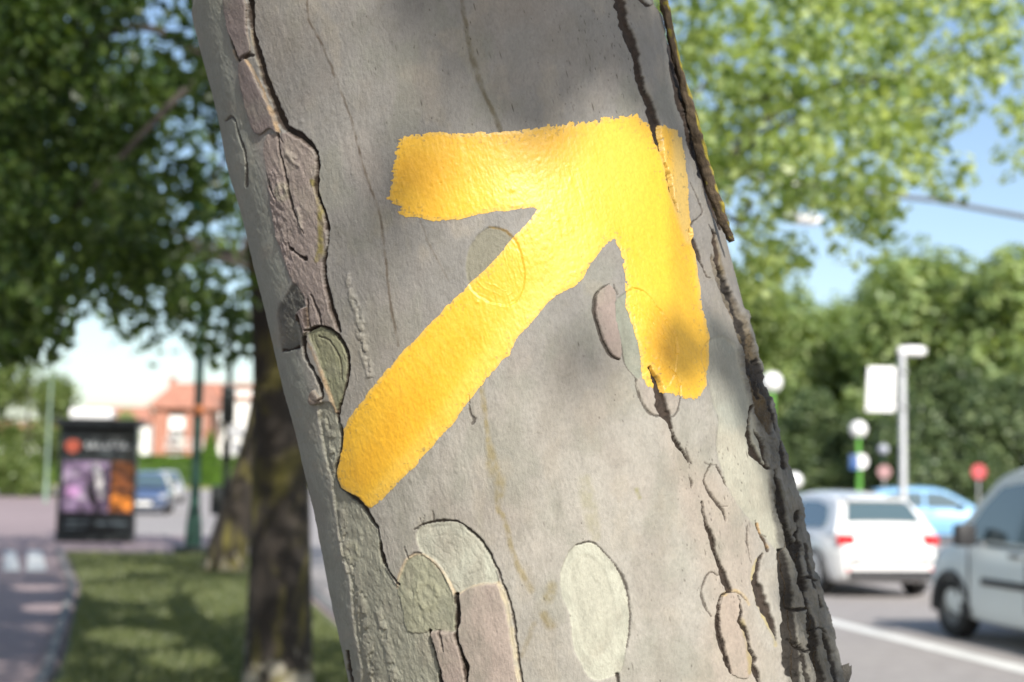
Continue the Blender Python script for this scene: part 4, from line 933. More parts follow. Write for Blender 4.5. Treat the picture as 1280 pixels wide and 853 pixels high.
# pale green post at the far left
pp = at(59, 581, 60); po = empty('lamp_post', (pp[0], pp[1], 0), label='thin pale green post in front of the light green tree', cat='lamp post')
MB().lathe([(.09, 0), (.08, .8), (.055, 1.0), (.04, 6.0), (0, 6.0)], n=12).build('pole', M_PALEG, po, smooth=True)
MB().box((.3, 0, 6.0), (.8, .2, .12)).build('lamp_head', M_PALEG, po, bevel=.03)
# globe lamps
M_DULLG = plain('grey_globe', (.34, .36, .42), .4, var=.03)  # greyer globe colour for the far lamps
def globe_lamp(px, py, D, r, label, pole=M_BRIGHTG, gm=M_GLOBE):
    c = at(px, py, D); o = empty('globe_lamp', (c[0], c[1], ROADZ), label=label, cat='globe lamp', group='white globe lamps by the car park'); hz = c[2] - ROADZ
    MB().lathe([(.12, 0), (.11, .3), (.06, .4), (.05, hz - r * 1.05), (.09, hz - r), (.09, hz - r * .85)], n=14).build('pole', pole, o, smooth=True)
    MB().lathe([(r * math.sin(math.pi * i / 14), hz - r * math.cos(math.pi * i / 14)) for i in range(15)], n=24).build('globe', gm, o, smooth='full')
    return o
globe_lamp(965, 478, 31, .225, 'white globe lamp on a green pole right beside the bark of the trunk')
globe_lamp(1073, 537, 36, .22, 'white globe lamp above the blue and white signs')
globe_lamp(1018, 568, 66, .20, 'small far globe lamp between the two green poles', M_GREENM, M_DULLG); globe_lamp(1104, 562, 58, .22, 'small far globe lamp beside the grey pole', M_GREENM, M_DULLG)
globe_lamp(993, 601, 42, .24, 'low white globe lamp peeping from behind the trunk above the white car', M_GREENM)
def round_sign(nm, label, px, py, D, r, mat, sides=24, pole=M_GALV, extra=None, h=None):
    c = at(px, py, D); o = empty(nm, (c[0], c[1], ROADZ), label=label, cat='road sign'); hz = c[2] - ROADZ
    MB().lathe([(0, -.02), (r * .97, -.02), (r, -.01), (r, .01), (r * .97, .02), (0, .02)], (0, -.06, hz), sides, 'Y').build('sign_plate', mat, o)
    MB().tube([(0, 0, 0), (0, 0, h or hz + r * .8)], .04, 10).build('pole', pole, o, smooth=True)
    if extra: extra(o, hz)
    return o
round_sign('road_sign', 'round red road sign on a grey pole above the van bonnet', 1223, 590, 53, .28, M_SIGNR)
round_sign('road_sign', 'faded pinkish round sign below the small far globe lamp', 1105, 590, 57, .27, M_SIGNP)
def bluebit(o, hz): MB().box((-.17, -.10, hz - .02), (.22, .03, .36)).build('blue_plate', M_SIGNB, o, bevel=.01)
round_sign('road_sign', 'round white sign with a blue plate on the green pole of the globe lamp', 1075, 577, 35.6, .19, M_SIGNW, extra=bluebit, pole=M_BRIGHTG)
# grey pole with lamp head and white panel
c = at(1129, 606, 33); hp = at(1129, 440, 33)[2] - ROADZ; gp = empty('street_lamp', (c[0], c[1], ROADZ), label='grey pole with short lamp head and a white panel', cat='street lamp')
MB().lathe([(.12, 0), (.12, .5), (.09, .55), (.08, hp), (.05, hp + .05)], n=16).build('pole', M_GALV, gp, smooth=True)
MB().lathe([(.07, -.1), (.10, -.05), (.12, .2), (.11, .46), (.07, .54), (0, .56)], (0, 0, hp + .02), 16, 'X').build('lamp_head', M_SIGNW, gp, smooth=True)
z0, z1 = at(1102, 515, 33)[2] - ROADZ, at(1102, 459, 33)[2] - ROADZ
MB().prism([(-.86, z0), (-.18, z0), (-.16, z1), (-.80, z1)], -.03, .03).build('panel', M_SIGNW, gp, bevel=.02)
MB().box((-.63, -.035, (z0 + z1) / 2 - .06), (.05, .01, .1)).build('panel_mark', M_GALV, gp)
for z in (z0 + .12, z1 - .1): MB().lathe([(.12, -.03), (.12, .03)], (0, 0, z), 14).build('clamp', M_GALV, gp); MB().box((-.14, 0, z), (.16, .04, .04)).build('bracket', M_GALV, gp)
# mast arm over the road
pts = [at(1430, 300, 21), at(1360, 285, 21), at(1280, 271, 21), at(1170, 251, 20.6), at(1060, 238, 20.2), at(985, 230, 20), at(920, 216, 19.8)]
bs_ = np.array([pts[0][0] + .1, pts[0][1], ROADZ]); ma = empty('mast_arm_light', bs_, label='long grey mast arm reaching over the road through the leaves', cat='street light')
L_ = lambda P: [tuple(np.array(p) - bs_) for p in P]
MB().tube(L_([bs_, bs_ + np.array([0, 0, 2.5]), pts[0] + np.array([.1, 0, -.4])]), [.14, .12, .1], 14).build('pole', M_GALV, ma, smooth=True)
MB().tube(L_(pts), [.06, .045, .04, .035, .04, .045, .05], 12).build('arm', plain('weathered_steel', (.10, .105, .12), .6), ma, smooth='full')
h0 = at(990, 228, 20); h1 = at(990, 272, 20)
MB().tube(L_([h0, h1]), .05, 10).build('hanger', M_SIGNW, ma, smooth=True)
MB().tube(L_([at(978, 274, 20), at(986, 273, 20), at(1018, 275, 20), at(1028, 276, 20)]), [.03, .08, .09, .03], 12).build('lamp_head', M_SIGNW, ma, smooth=True)

# ================================================================= houses and hedges far left
M_BRICK = plain('red_brick', (0.36, 0.165, 0.115), 0.85, var=0.2, scale=2); M_TILE = plain('roof_tile', (0.40, 0.19, 0.13), 0.8, var=0.25, scale=1.5, bmp=.4)
M_RENDER = plain('white_render', (0.78, 0.77, 0.74), 0.85, var=0.04, scale=1); M_WIN = glass('house_glass', (0.06, 0.07, 0.08)); M_FRAME = plain('white_frame', (0.8, 0.8, 0.8), 0.5, var=.03)
def window(root, x, z, w_, h_, y, blind=True):
    f = MB(); t = .09
    f.box((x, y, z + h_ / 2 - t / 2), (w_, .12, t)); f.box((x, y, z - h_ / 2 + t / 2), (w_, .12, t))
    f.box((x - w_ / 2 + t / 2, y, z), (t, .12, h_ - 2 * t)); f.box((x + w_ / 2 - t / 2, y, z), (t, .12, h_ - 2 * t)); f.box((x, y, z), (.06, .1, h_ - 2 * t))
    fr = f.build('window', M_FRAME, root)
    MB().box((x, y + .02, z), (w_ - 2 * t, .02, h_ - 2 * t)).build('pane', M_WIN, fr)
    if blind: MB().box((x, y - .005, z + h_ * .16), (w_ - 2 * t, .02, h_ * .62)).build('blind', M_FRAME, fr)
def roof_tiles(m, x0, x1, y0, z0, y1, z1, inset=0, rows=12):
    """tiled slope in stepped rows from the eave (y0, z0) up to the ridge (y1, z1)"""
    for i in range(rows):
        t0, t1 = i / rows, (i + 1) / rows; a, b = x0 + inset * t0, x1 - inset * t0
        P = lambda t, d: (y0 + (y1 - y0) * t, z0 + (z1 - z0) * t + d)
        (ya, za), (yb, zb) = P(t0, .10), P(t1, .03)
        a2, b2 = x0 + inset * t1, x1 - inset * t1
        m.add([(a, ya, za), (b, ya, za), (b2, yb, zb), (a2, yb, zb), (a, ya, za - .1), (b, ya, za - .1), (b2, yb, zb - .1), (a2, yb, zb - .1)], [(0, 1, 2, 3), (0, 4, 5, 1), (0, 3, 7, 4), (1, 5, 6, 2), (7, 6, 5, 4), (2, 6, 7, 3)])
D_ = 140; hb = at(222, 583, D_); k_ = D_ / FPX
house = empty('brick_house', (hb[0], hb[1], 0), R(3), label='two storey red brick house with tiled roof behind the hedge', cat='house')
ze = (581 - 508) * k_ + 1.6; zr = (581 - 474) * k_ + 1.6
xw0, xw1 = -2.6, 2.9
m = MB()
for x0, x1 in ((-2.5, -1.1), (.55, 1.25), (2.3, 2.9)): m.box(((x0 + x1) / 2, 3.0, ze / 2), (x1 - x0, 6, ze))
m.box((.2, 3.2, ze - .3), (5.2, 5.6, .6)); m.box((.2, 3.2, 3.3), (5.2, 5.6, .7)); m.build('wall', M_BRICK, house)
for x, w_ in ((-.27, 1.62), (1.78, 1.02)):
    window(house, x, ze - 1.75, w_, 2.2, .55); window(house, x, 1.7, w_, 2.3, .55)
    b_ = MB().box((x, .15, 3.45), (w_ + .5, .7, .16)); b_.build('balcony', M_RENDER, house)
    rl = MB(); rl.box((x, -.15, 4.35), (w_ + .4, .06, .07))
    for i in range(9): rl.box((x - w_ / 2 - .1 + (w_ + .2) * i / 8, -.15, 3.93), (.04, .04, .8))
    rl.build('railing', M_FRAME, house)
m = MB(); roof_tiles(m, -3.2, 3.6, -.6, ze, 4, zr, 1.9); roof_tiles(m, -3.2, 3.6, 8.6, ze, 4, zr, 1.9); m.add([(-3.2, -.6, ze), (-3.2, 8.6, ze), (-1.3, 4, zr)], [(0, 1, 2)]); m.add([(3.6, -.6, ze), (3.6, 8.6, ze), (1.7, 4, zr)], [(0, 1, 2)])
rf = m.build('roof', M_TILE, house); MB().box((-1.6, 4.4, zr - .1), (.6, .6, 1.5)).build('chimney', M_BRICK, rf)
D2 = 150; hb = at(284, 583, D2); k2 = D2 / FPX
ann = empty('white_house', (hb[0], hb[1], 0), R(3), label='white rendered house with sloping tiled roof right of the brick house', cat='house')
e0, e1 = (581 - 512) * k2 + 1.6, (581 - 476) * k2 + 1.6
MB().prism([(-2.7, 0), (4.2, 0), (4.2, e0), (3.2, e1 - .5), (.2, e1 - .5), (-2.7, e0 - .8)], 0, 7).build('wall', M_RENDER, ann)
m = MB(); m.add([(-3.0, -.5, e0 - .9), (.2, -.5, e1 - .35), (.2, 7.5, e1 - .35), (-3.0, 7.5, e0 - .9), (-3.0, -.5, e0 - .65), (.2, -.5, e1 - .1), (.2, 7.5, e1 - .1), (-3.0, 7.5, e0 - .65)], [(0, 1, 2, 3), (7, 6, 5, 4), (0, 4, 5, 1), (1, 5, 6, 2), (2, 6, 7, 3), (3, 7, 4, 0)])
m.box((2.4, 3.5, e1 - .2), (4.5, 8, .3)); m.build('roof', M_TILE, ann); roof_m = MB(); roof_tiles(roof_m, -4.6, 4.8, -.55, e1 - 1.6, 3.5, e1 + .2); roof_m.build('tile_slope', M_TILE, ann)
window(ann, 1.9, e0 - 2.0, 1.2, 1.5, -.02); window(ann, 1.9, 2.4, 1.2, 1.5, -.02)
def small_house(px, D, w_, he, hr, wall, label):
    b = at(px, 581, D); o = empty('far_house', (b[0], b[1], 0), R(5), label=label, cat='house')
    MB().box((0, 4, he / 2), (w_, 8, he)).build('wall', wall, o)
    m = MB(); roof_tiles(m, -w_ / 2 - .4, w_ / 2 + .4, -.5, he, 4, hr, 1.2, 8); roof_tiles(m, -w_ / 2 - .4, w_ / 2 + .4, 8.5, he, 4, hr, 1.2, 8); m.build('roof', M_TILE, o)
    n = max(int(w_ // 2.6), 1)
    for i in range(n): window(o, -w_ / 2 + (i + .5) * w_ / n, he - 1.7, 1.1, 1.5, -.02)
small_house(28, 160, 8.5, 4.8, 6.4, M_RENDER, 'white house behind the light green tree at the far left')
small_house(66, 175, 4.0, 4.6, 6.2, M_BRICK, 'narrow brick house between two white houses at the far left')
small_house(137, 170, 9.0, 6.6, 8.8, M_RENDER, 'white house with red roof rising behind the advertising panel')
# ================================================================= trees
SUNSPOTS = [(gnd(x, y), r * 1.5) for x, y, r in ((130, 742, .28), (165, 748, .36), (215, 752, .34), (255, 744, .42), (235, 770, .3), (300, 760, .3), (180, 715, .3), (120, 722, .3), (150, 800, .22), (180, 806, .24), (410, 785, .34), (425, 795, .3), (405, 762, .26), (230, 830, .22), (60, 760, .2), (45, 735, .2), (110, 690, .3))]
SUNSPOTS += [(at(300, 655, 22), .14), (at(275, 690, 22), .16), (at(290, 610, 22), .12), (at(345, 835, 10), .16)]
def leaf_mesh(name, cen, size, rng, mat, up=0.35, tint=None, parent=None, out=None, **k):
    if parent is not None and parent.location.y < 40:                # gaps in the crowns where the sun gets through to the lawn
        wp_ = cen + np.array(parent.location); kk = np.ones(len(cen), bool)
        for sp_, sr_ in SUNSPOTS:
            q = wp_ - sp_; t_ = q @ SUN; kk &= (np.linalg.norm(q - t_[:, None] * SUN, axis=1) > sr_) | (t_ < 0)
        cen = cen[kk]; out = None if out is None else out[kk]
    n = len(cen); a = rng.normal(size=(n, 3)) * .62; a[:, 2] += up * rng.random(n)
    if out is not None: a += out
    a /= np.linalg.norm(a, axis=1, keepdims=True)       # leaf normal
    t = np.cross(a, rng.normal(size=(n, 3))); t /= np.linalg.norm(t, axis=1, keepdims=True); b = np.cross(a, t)
    s = (size * rng.uniform(.6, 1.25, n))[:, None]
    V = np.stack([cen - t * s * .5, cen + b * s * .42 + a * s * .14 - t * s * .08, cen + t * s * .55 - a * s * .05, cen - b * s * .42 + a * s * .14 - t * s * .08], 1).reshape(-1, 3)
    i = np.arange(n) * 4; T = np.concatenate([np.stack([i, i + 1, i + 2], 1), np.stack([i, i + 2, i + 3], 1)])
    tt = rng.random(n) if tint is None else tint
    return link(name, mesh_np(name, V, [T], mat, {'tint': np.repeat(tt, 4)}, smooth=False), parent, **k)
def outward(cen, c, k=1.0):
    v = cen - np.asarray(c); return k * v / (np.linalg.norm(v, axis=1, keepdims=True) + 1e-6)
def ball(c, r, n, rng):
    d = rng.normal(size=(n, 3)); d /= np.linalg.norm(d, axis=1, keepdims=True)
    return np.asarray(c) + d * (rng.random(n) ** 0.45)[:, None] * np.asarray(r)
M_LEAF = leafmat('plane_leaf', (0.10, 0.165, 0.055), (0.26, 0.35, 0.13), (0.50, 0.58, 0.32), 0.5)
M_LEAFD = leafmat('shade_leaf', (0.026, 0.055, 0.012), (0.055, 0.10, 0.02), (0.13, 0.19, 0.05), 0.42)  # plane leaf again, with the crown's shade put into its colour
M_FAR = leafmat('far_leaf', (0.10, 0.155, 0.06), (0.24, 0.33, 0.13), (0.44, 0.52, 0.24), 0.4)
M_FARL = leafmat('light_leaf', (0.07, 0.11, 0.03), (0.13, 0.19, 0.05), (0.22, 0.27, 0.10), 0.35)
M_HEDGE = leafmat('hedge_leaf', (0.05, 0.11, 0.015), (0.10, 0.20, 0.025), (0.16, 0.27, 0.04), 0.3)
def mossy_bark(name, foot):
    m, nt, bs, new, lk = nodes(name)
    c1 = ramp(nt, noise(nt, 9, 6, .65, stretch=(1, 1, .35)), [(.35, (.014, .011, .008)), (.6, (.036, .028, .021)), (.85, (.10, .08, .058))])
    c2 = ramp(nt, noise(nt, 3.2, 5, .6, stretch=(1, 1, .45), dist=.6), [(.50, (0, 0, 0)), (.64, (1, 1, 1))])
    mx = new('ShaderNodeMix'); mx.data_type = 'RGBA'; lk(c2, mx.inputs[0]); lk(c1, mx.inputs[6]); mx.inputs[7].default_value = (.12, .105, .022, 1)
    # pale patches on the trunk foot, partly sun dapples put into the colour
    tc = new('ShaderNodeTexCoord'); sp = new('ShaderNodeSeparateXYZ'); lk(tc.outputs['Object'], sp.inputs[0])
    mr = new('ShaderNodeMapRange'); mr.inputs[1].default_value = .1; mr.inputs[2].default_value = .8; mr.inputs[3].default_value = foot; mr.inputs[4].default_value = -.3; lk(sp.outputs[2], mr.inputs[0])
    ad_ = new('ShaderNodeMath'); ad_.operation = 'ADD'; lk(mr.outputs[0], ad_.inputs[0]); lk(noise(nt, 7, 3, .5), ad_.inputs[1])
    m2 = new('ShaderNodeMix'); m2.data_type = 'RGBA'; lk(ramp(nt, ad_.outputs[0], [(.50, (0, 0, 0)), (.64, (1, 1, 1))]), m2.inputs[0]); lk(mx.outputs[2], m2.inputs[6]); m2.inputs[7].default_value = (.34, .31, .24, 1)
    lk(m2.outputs[2], bs.inputs['Base Color']); bs.inputs['Roughness'].default_value = .9
    bump(nt, bs, noise(nt, 16, 6, .7, stretch=(1, 1, .3)), .9, .05); return m
M_MOSSY = mossy_bark('mossy_bark', .07); M_MOSSY_B = mossy_bark('dappled_bark', -.02); M_BRANCH = plain('branch_bark', (.05, .042, .035), .9, var=.3, scale=8, bmp=.5)
def trunk_tube(pts, rad, seed, n=26, m=46, rough=.06):
    P = spline([(*p, r) for p, r in zip(pts, rad)], False, max(m // (len(pts) - 1), 2)); V = []; F = []; k = len(P); mb = MB()
    for i, q in enumerate(P):
        for j in range(n):
            an = 2 * math.pi * j / n; rr = q[3] * (1 + rough * float(fbm(np.array(math.cos(an) * 1.6 + 9), np.array(math.sin(an) * 1.6 + q[2] * .9 + 3), seed, 4)) * 2)
            V.append((q[0] + rr * math.cos(an), q[1] + rr * math.sin(an), q[2]))
    for i in range(k - 1):
        for j in range(n): F.append((i * n + j, i * n + (j + 1) % n, (i + 1) * n + (j + 1) % n, (i + 1) * n + j))
    F.append(tuple(range(n))); F.append(tuple((k - 1) * n + j for j in range(n)))
    return mb.add(V, F)
def big_tree(base, pts, rad, clumps, label, seed, leaf=.14, mat=M_LEAF, bark=M_MOSSY, nl=70, limbs=9, up=.35):
    """clumps: (centre, radii) in world space; limbs run from the trunk top to some of them"""
    rng = np.random.default_rng(seed); o = empty('plane_tree', base, label=label, cat='tree'); b = np.array([float(v) for v in base])
    trunk_tube(pts, rad, seed).build('trunk', bark, o, smooth='full')
    top = np.array(pts[-1]); order = rng.permutation(len(clumps))[:limbs]
    for i in order:
        e = np.array(clumps[i][0]) - b; mid = (top + e) / 2 + np.array([0, 0, .25 * np.linalg.norm(e - top) * rng.uniform(-.2, .5)])
        st = top - np.array([0, 0, rng.uniform(0, .5)])
        pth = spline([st, st + (mid - st) * .5 + rng.normal(0, .08, 3), mid, mid + (e - mid) * .6 + rng.normal(0, .1, 3), e], False, 3)
        MB().tube(pth, np.linspace(rad[-1] * .36, .012, len(pth)), 8).build('limb', M_BRANCH, o, smooth='full')
    bl_ = [(ball(np.array(c) - b, r, int(nl * n_), rng), np.array(c) - b) for c, r, n_ in clumps]
    leaf_mesh('crown', np.concatenate([q for q, _ in bl_]), leaf, rng, mat, up, parent=o, out=np.concatenate([outward(q, c, .6) for q, c in bl_]))
    return o
def ell(c, r, n, rng, cr_=(.6, 1.0), shell=.55, zmin=None, keep=None):
    out = []
    while len(out) < n:
        d = rng.normal(size=3); d /= np.linalg.norm(d); p = np.array(c) + d * np.array(r) * (shell + (1 - shell) * rng.random())
        if zmin is not None and p[2] < zmin: continue
        if keep is not None and not keep(p): continue
        q = rng.uniform(*cr_); out.append((p, (q, q, q * .7), 1.0))
    return out
def surf_at(px, py):
    """point of the trunk under a photo pixel"""
    d = ray(px, py); t = np.linspace(1.1, 1.7, 400); P = CAM + d * t[:, None]
    a = trunk_a(P[:, 2]); f = ((P[:, 0] - trunk_cx(P[:, 2])) / a) ** 2 + ((P[:, 1] - TY) / (a * .97)) ** 2 - 1
    i = np.argmax(f < 0) if (f < 0).any() else np.argmin(f); return P[i]
# crown of the leaning tree: overhead, plus unseen sprays added to dapple its trunk
rng1 = np.random.default_rng(21)
P0 = surf_at(660, 430)
def off_sun(p):                                   # keep the sun's way to the trunk mostly open
    q = p - P0; t = q @ SUN; return t < 0 or np.linalg.norm(q - t * SUN) > 2.1
cl1 = ell((-1.0, 1.0, 6.4), (5.0, 5.4, 2.6), 210, rng1, (.5, .9), zmin=4.0, keep=off_sun)
DAP = [  # photo pixel of the bark that is shaded, distance towards the sun, spread, leaves
    (640, -60, 6.5, .10, 5), (710, 10, 6.0, .06, 5), (790, 30, 5.5, .05, 4), (740, 60, 6.2, .05, 3), (690, 70, 6.5, .05, 2), (820, 110, 6, .04, 2), (600, 60, 9, .05, 2), (770, 90, 6.5, .04, 1), (560, -40, 6.5, .06, 2), (400, -10, 6.5, .05, 1), (660, 110, 7.0, .04, 1),
    (530, 215, 7.5, .03, 1), (470, 320, 7.5, .04, 1), (720, 430, 7.0, .02, 1), (855, 440, 4.0, .01, 1), (925, 470, 4.0, .02, 2), (970, 560, 3.4, .03, 2), (990, 620, 3.4, .03, 3), (1006, 690, 3.2, .03, 3), (1022, 760, 3.2, .03, 3), (1040, 840, 3.2, .03, 3), (760, -30, 5.5, .06, 4), (690, 110, 6.5, .04, 1)]
cen_d = []; spr = []
for px_, py_, dd, r_, n_ in DAP:
    c_ = surf_at(px_, py_) + SUN * dd; cen_d.append(ball(c_, (r_, r_, r_), n_, rng1)); spr.append(c_)
top1 = np.array([float(trunk_cx(np.array(3.9))), TY, 3.85])
for e in [c[0] for c in cl1[::14]]:
    mid = (top1 + e) / 2 + np.array([0, 0, .5]); pth = spline([top1 - np.array([0, 0, .3]), top1 + (mid - top1) * .5, mid, e], False, 4) - T1
    MB().tube(pth, np.linspace(.13, .02, len(pth)), 8).build('limb', M_BRANCH, tree1, smooth='full')
hub = np.mean(spr, 0) + np.array([0, .6, .9]); pth = spline([top1 - np.array([0, 0, .3]), top1 + np.array([.5, -.6, .9]), hub], False, 5) - T1
MB().tube(pth, np.linspace(.11, .035, len(pth)), 8).build('limb', M_BRANCH, tree1, smooth='full')  # unseen limb added to carry the shade sprays
for e in spr[::2]:
    pth = spline([hub - T1, (hub + e) / 2 - T1 + np.array([0, 0, .2]), e - T1], False, 4); MB().tube(pth, np.linspace(.022, .005, len(pth)), 6).build('shade_twig', M_BRANCH, tree1, smooth='full')
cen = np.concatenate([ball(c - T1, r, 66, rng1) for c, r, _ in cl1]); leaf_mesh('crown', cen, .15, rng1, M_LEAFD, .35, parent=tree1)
q_ = np.concatenate(cen_d) - T1; leaf_mesh('shade_spray', q_, .125, rng1, M_LEAFD, 0, parent=tree1, out=np.tile(SUN * 1.6, (len(q_), 1)))
# second tree: dark mossy trunk just left of the leaning one; its crown fills the top left and reaches over to the right
rng2 = np.random.default_rng(33); b2 = gnd(347, 868)
def pxball(lst, rng, Y0, Y1, r=(.28, .5), n=1.0):
    return [(at(x + rng.uniform(-16, 16), y + rng.uniform(-14, 14), rng.uniform(Y0, Y1)), (q, q, q * .8), n) for x, y in lst for q in [rng.uniform(*r)]]
left_px = [(x, y) for y in range(-60, 330, 42) for x in range(-40, 340, 48)] + [(x, y) for y, xs in ((345, (0, 50, 110, 170, 230, 300)), (385, (5, 40, 180, 250, 300)), (415, (0, 30, 290))) for x in xs]
right_px = [(x, y) for y in range(-40, 250, 36) for x in range(850, 1260, 40) if y < 250 - max(0, x - 1120) * .75 and not (x > 1190 and y > 100) and not (x > 1140 and (x // 40 + y // 36) % 3 == 0)] + [(1250, 90), (1265, 150), (1255, 185), (1235, 20), (1030, 262), (1070, 270), (1090, 285), (1000, 250), (950, 290), (940, 330), (930, 370), (960, 345), (975, 310)]
cl2 = pxball(left_px, rng2, 8.5, 13, (.3, .5), 1.0) + ell((-3.4, 10.8, 6.6), (4.0, 4.0, 2.6), 60, rng2, (.5, .9), zmin=4.6)
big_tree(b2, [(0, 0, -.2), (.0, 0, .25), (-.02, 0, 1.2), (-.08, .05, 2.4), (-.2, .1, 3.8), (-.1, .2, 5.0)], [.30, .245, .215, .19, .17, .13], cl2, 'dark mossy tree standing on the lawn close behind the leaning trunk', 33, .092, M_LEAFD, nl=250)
# a tree over the road whose sunlit leaves hang into the upper right
cl5 = pxball(right_px, rng2, 9.5, 13, (.22, .4), 1.0) + ell((2.6, 16.5, 6.8), (3.0, 2.6, 1.6), 24, rng2, (.4, .7), zmin=5.2)
big_tree((1.2, 14.5, ROADZ), [(0, 0, -.1), (0, 0, .4), (.05, 0, 2.0), (.1, -.2, 3.6), (.3, -.5, 4.6)], [.30, .24, .20, .18, .13], cl5, 'tree hidden behind the trunk with bright sunlit leaves at the upper right', 35, .09, M_LEAF, nl=80, up=.9)
# third tree on the lawn, leaning right
rng3 = np.random.default_rng(44); b3 = gnd(281, 717)
cl3 = ell(b3 + np.array([0, -1, 6.0]), (4.6, 3.4, 2.6), 90, rng3, (.6, 1.0), zmin=3.5) + pxball([(x, y) for y in range(250, 430, 40) for x in (20, 70, 130, 190, 250, 300) if y < 400 - 40 * math.sin(x / 50.)], rng3, 18, 24, (.5, .8), .8)
big_tree(b3, [(0, 0, -.2), (.02, 0, .3), (.28, 0, 1.4), (.52, .05, 2.6), (.55, .1, 4.0), (.5, .1, 5.0)], [.38, .32, .26, .23, .2, .14], cl3, 'sun-dappled tree trunk leaning right beside the traffic light', 44, .17, M_LEAFD, M_MOSSY_B, nl=46)
# trees across the path, trunks outside the frame
for (bx_, by_), sd in (((-9.5, 15.5), 51), ((-13.5, 20.5), 53), ((-6.5, 3.0), 57)):
    rg4 = np.random.default_rng(sd)
    cl = ell((bx_, by_, 6.2), (4.6, 4.6, 2.9), 100, rg4, (.6, 1.0), zmin=3.3)
    big_tree((bx_, by_, 0), [(0, 0, -.2), (0, 0, .4), (.05, 0, 2.0), (.1, .1, 4.2)], [.36, .28, .23, .17], cl, {51: 'tree across the path whose dark crown hangs into the upper left', 53: 'farther tree across the path shading the white bars', 57: 'tree across the path nearest the camera'}[sd], sd, .17, M_LEAFD, nl=64)
# trees and forest far off: four crowns shared by all
def far_proto(seed, h, r, mat, leaf, n):
    rng = np.random.default_rng(seed); cen = []; ou = []
    for i in range(26):
        t = rng.uniform(.06, .96);  rr = r * (math.sin(math.pi * min(t * .62 + .28, 1)) ** .8) * rng.uniform(.25, .9); an = rng.uniform(0, 6.28)
        q = rng.uniform(.28, .5) * r; cc = (rr * math.cos(an), rr * math.sin(an), h * t); b_ = ball(cc, (q, q, q * 1.15), n // 26, rng); cen.append(b_); ou.append(outward(b_, cc, .55) + outward(b_, (0, 0, h * .45), .5))
    cen = np.concatenate(cen); ou = np.concatenate(ou); k_ = cen[:, 2] > .15; cen, ou = cen[k_], ou[k_]
    o = empty('forest_tree', (0, 0, 0)); MB().tube([(0, 0, 0), (.1, 0, h * .4), (0, .1, h * .85)], [.22, .16, .04], 8).build('trunk', M_BRANCH, o, smooth='full')
    leaf_mesh('crown', cen, leaf, rng, mat, .5, parent=o, out=ou); return o
protos = [far_proto(61 + i, 10.0, 3.6, M_FAR, .36, 11000) for i in range(3)] + [far_proto(66, 10, 3.4, M_FARL, .34, 9000)]
M_DARKF = leafmat('wood_shade_leaf', (0.035, 0.065, 0.028), (0.085, 0.13, 0.055), (0.21, 0.27, 0.12), 0.3)  # darker leaf colour stands in for the shade low in the wood
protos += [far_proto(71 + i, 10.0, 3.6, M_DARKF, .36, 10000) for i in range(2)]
FOREST = [  # photo x, photo y of the top, distance, which crown, how it looks
    (905, 345, 70, 3, 'pale feathery tree right behind the edge of the trunk'), (948, 362, 74, 0, 'tree in the wood just right of the trunk edge'), (988, 378, 80, 1, 'low topped tree where the wood dips'), (1028, 392, 84, 2, 'lowest tree of the wood below the hanging leaves'),
    (1066, 384, 80, 0, 'tree in the wood above the globe lamp with signs'), (1100, 352, 74, 1, 'tree in the wood behind the white panel'), (1140, 322, 68, 2, 'tall round tree in the wood above the grey pole'), (1185, 318, 64, 0, 'tall tree in the wood right of the grey pole'),
    (1228, 330, 62, 1, 'tree in the wood above the red sign'), (1268, 306, 60, 2, 'tallest tree of the wood above the van'), (1318, 300, 62, 0, 'tree of the wood at the right border'), (1365, 310, 64, 1, 'tree of the wood just outside the right border'),
    (925, 420, 62, 1, 'short tree beside the first globe lamp'), (970, 470, 60, 2, 'bushy tree behind the first globe lamp'), (1010, 440, 62, 0, 'dark tree left of the globe lamp with signs'), (1052, 455, 60, 1, 'dark tree behind the globe lamp with signs'), (1095, 440, 58, 2, 'dark tree behind the white panel'), (1150, 420, 56, 0, 'dark tree right behind the grey pole'), (1200, 430, 56, 1, 'dark tree left of the red sign'), (1245, 425, 55, 2, 'dark tree right of the red sign'), (1290, 420, 55, 0, 'dark tree above the windscreen of the van'),
    (1115, 530, 57, 1, 'low bush under the white panel'), (1180, 530, 56, 2, 'low bush between the grey pole and the red sign'), (1240, 535, 55, 0, 'low bush behind the red sign'), (1060, 540, 59, 2, 'low bush behind the blue and white signs')]
rf_ = np.random.default_rng(5); used = set()
for px_, py_, D, k, lab in FOREST:
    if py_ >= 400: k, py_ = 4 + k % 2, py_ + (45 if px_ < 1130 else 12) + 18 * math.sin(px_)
    t_ = at(px_, py_ + 14, D + 4); hgt = t_[2] - ROADZ
    if k not in used: used.add(k); o = protos[k]
    else: o = copy_tree(protos[k])
    o['label'] = lab; o['category'] = 'tree'; o['group'] = 'trees of the wood beyond the car park'
    s = hgt / 10.2; o.location = (t_[0], t_[1], ROADZ); o.scale = (max(s, .62) * rf_.uniform(.95, 1.15),) * 2 + (s,); o.rotation_euler = (0, 0, rf_.uniform(0, 6.28))
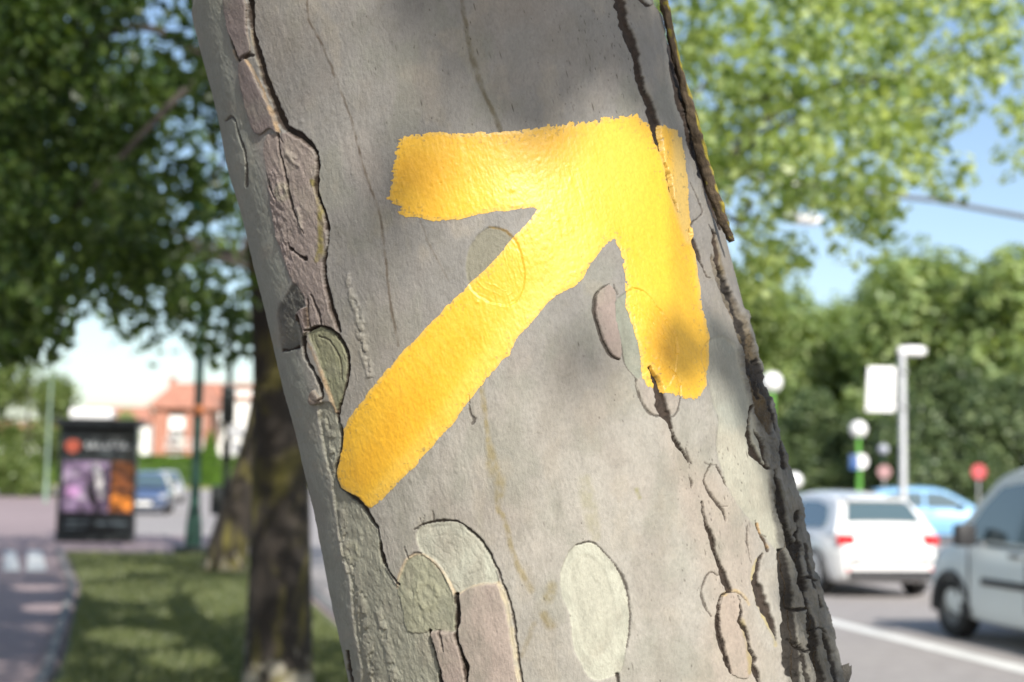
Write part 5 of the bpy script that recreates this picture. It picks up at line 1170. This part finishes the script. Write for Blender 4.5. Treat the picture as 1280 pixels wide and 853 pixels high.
def left_tree(px, ytop, D, k, lab, wide=1.0, nm='garden_tree'):
    t_ = at(px, ytop, D); s = t_[2] / 10.2; o = copy_tree(protos[k]); o.name = nm; o['label'] = lab; o['category'] = 'tree'; o['group'] = 'garden trees far down the street'
    o.location = (t_[0], t_[1], 0); o.scale = (s * wide, s * wide, s); o.rotation_euler = (0, 0, px * .7); return o
left_tree(40, 448, 72, 3, 'light green street tree left of the advertising panel', 1.05); left_tree(-30, 440, 70, 3, 'light green street tree at the left border', 1.1)
left_tree(155, 520, 165, 0, 'small dark tree behind the roof of the advertising panel', .8); left_tree(330, 500, 160, 1, 'garden tree beside the white house', 1.0)
# clipped hedges and a cypress in front of the houses
def hedge(x0, x1, D, h, label):
    a, b = at(x0, 581, D), at(x1, 581, D); rng = np.random.default_rng(int(x0 + 500)); n = 5200; L = abs(b[0] - a[0])
    o = empty('hedge', ((a[0] + b[0]) / 2, a[1], 0), label=label, cat='hedge')
    m = MB().box((0, 0, h * .47), (L, 1.2, h * .94)); m.build('inner_branches', plain('hedge_core', (.05, .09, .02), .9), o)
    c = np.stack([rng.uniform(-L / 2, L / 2, n), rng.choice([-.62, .62, 0], n, p=[.6, .1, .3]) + rng.normal(0, .05, n), np.where(rng.random(n) < .25, h * .96, rng.uniform(.05, h, n)) + rng.normal(0, .06, n)], 1)
    leaf_mesh('foliage', c, .30, rng, M_HEDGE, .6, parent=o)
hedge(-30, 88, 122, 2.4, 'bright clipped hedge at the far left below the light green tree'); hedge(165, 330, 122, 2.5, 'bright clipped hedge in front of the brick house')
c = at(262, 581, 119); cy = empty('cypress', (c[0], c[1], 0), label='pointed bright green cypress in front of the brick house', cat='tree')
rng = np.random.default_rng(8); tz = rng.random(3600) ** 1.4; rr = 1.15 * (1 - tz) ** .75 * rng.uniform(.75, 1.05, 3600); an = rng.uniform(0, 6.28, 3600)
MB().tube([(0, 0, 0), (0, 0, 3.6)], [.14, .03], 8).build('trunk', M_BRANCH, cy); leaf_mesh('crown', np.stack([rr * np.cos(an), rr * np.sin(an), .15 + 4.6 * tz], 1), .26, rng, M_HEDGE, .3, parent=cy)
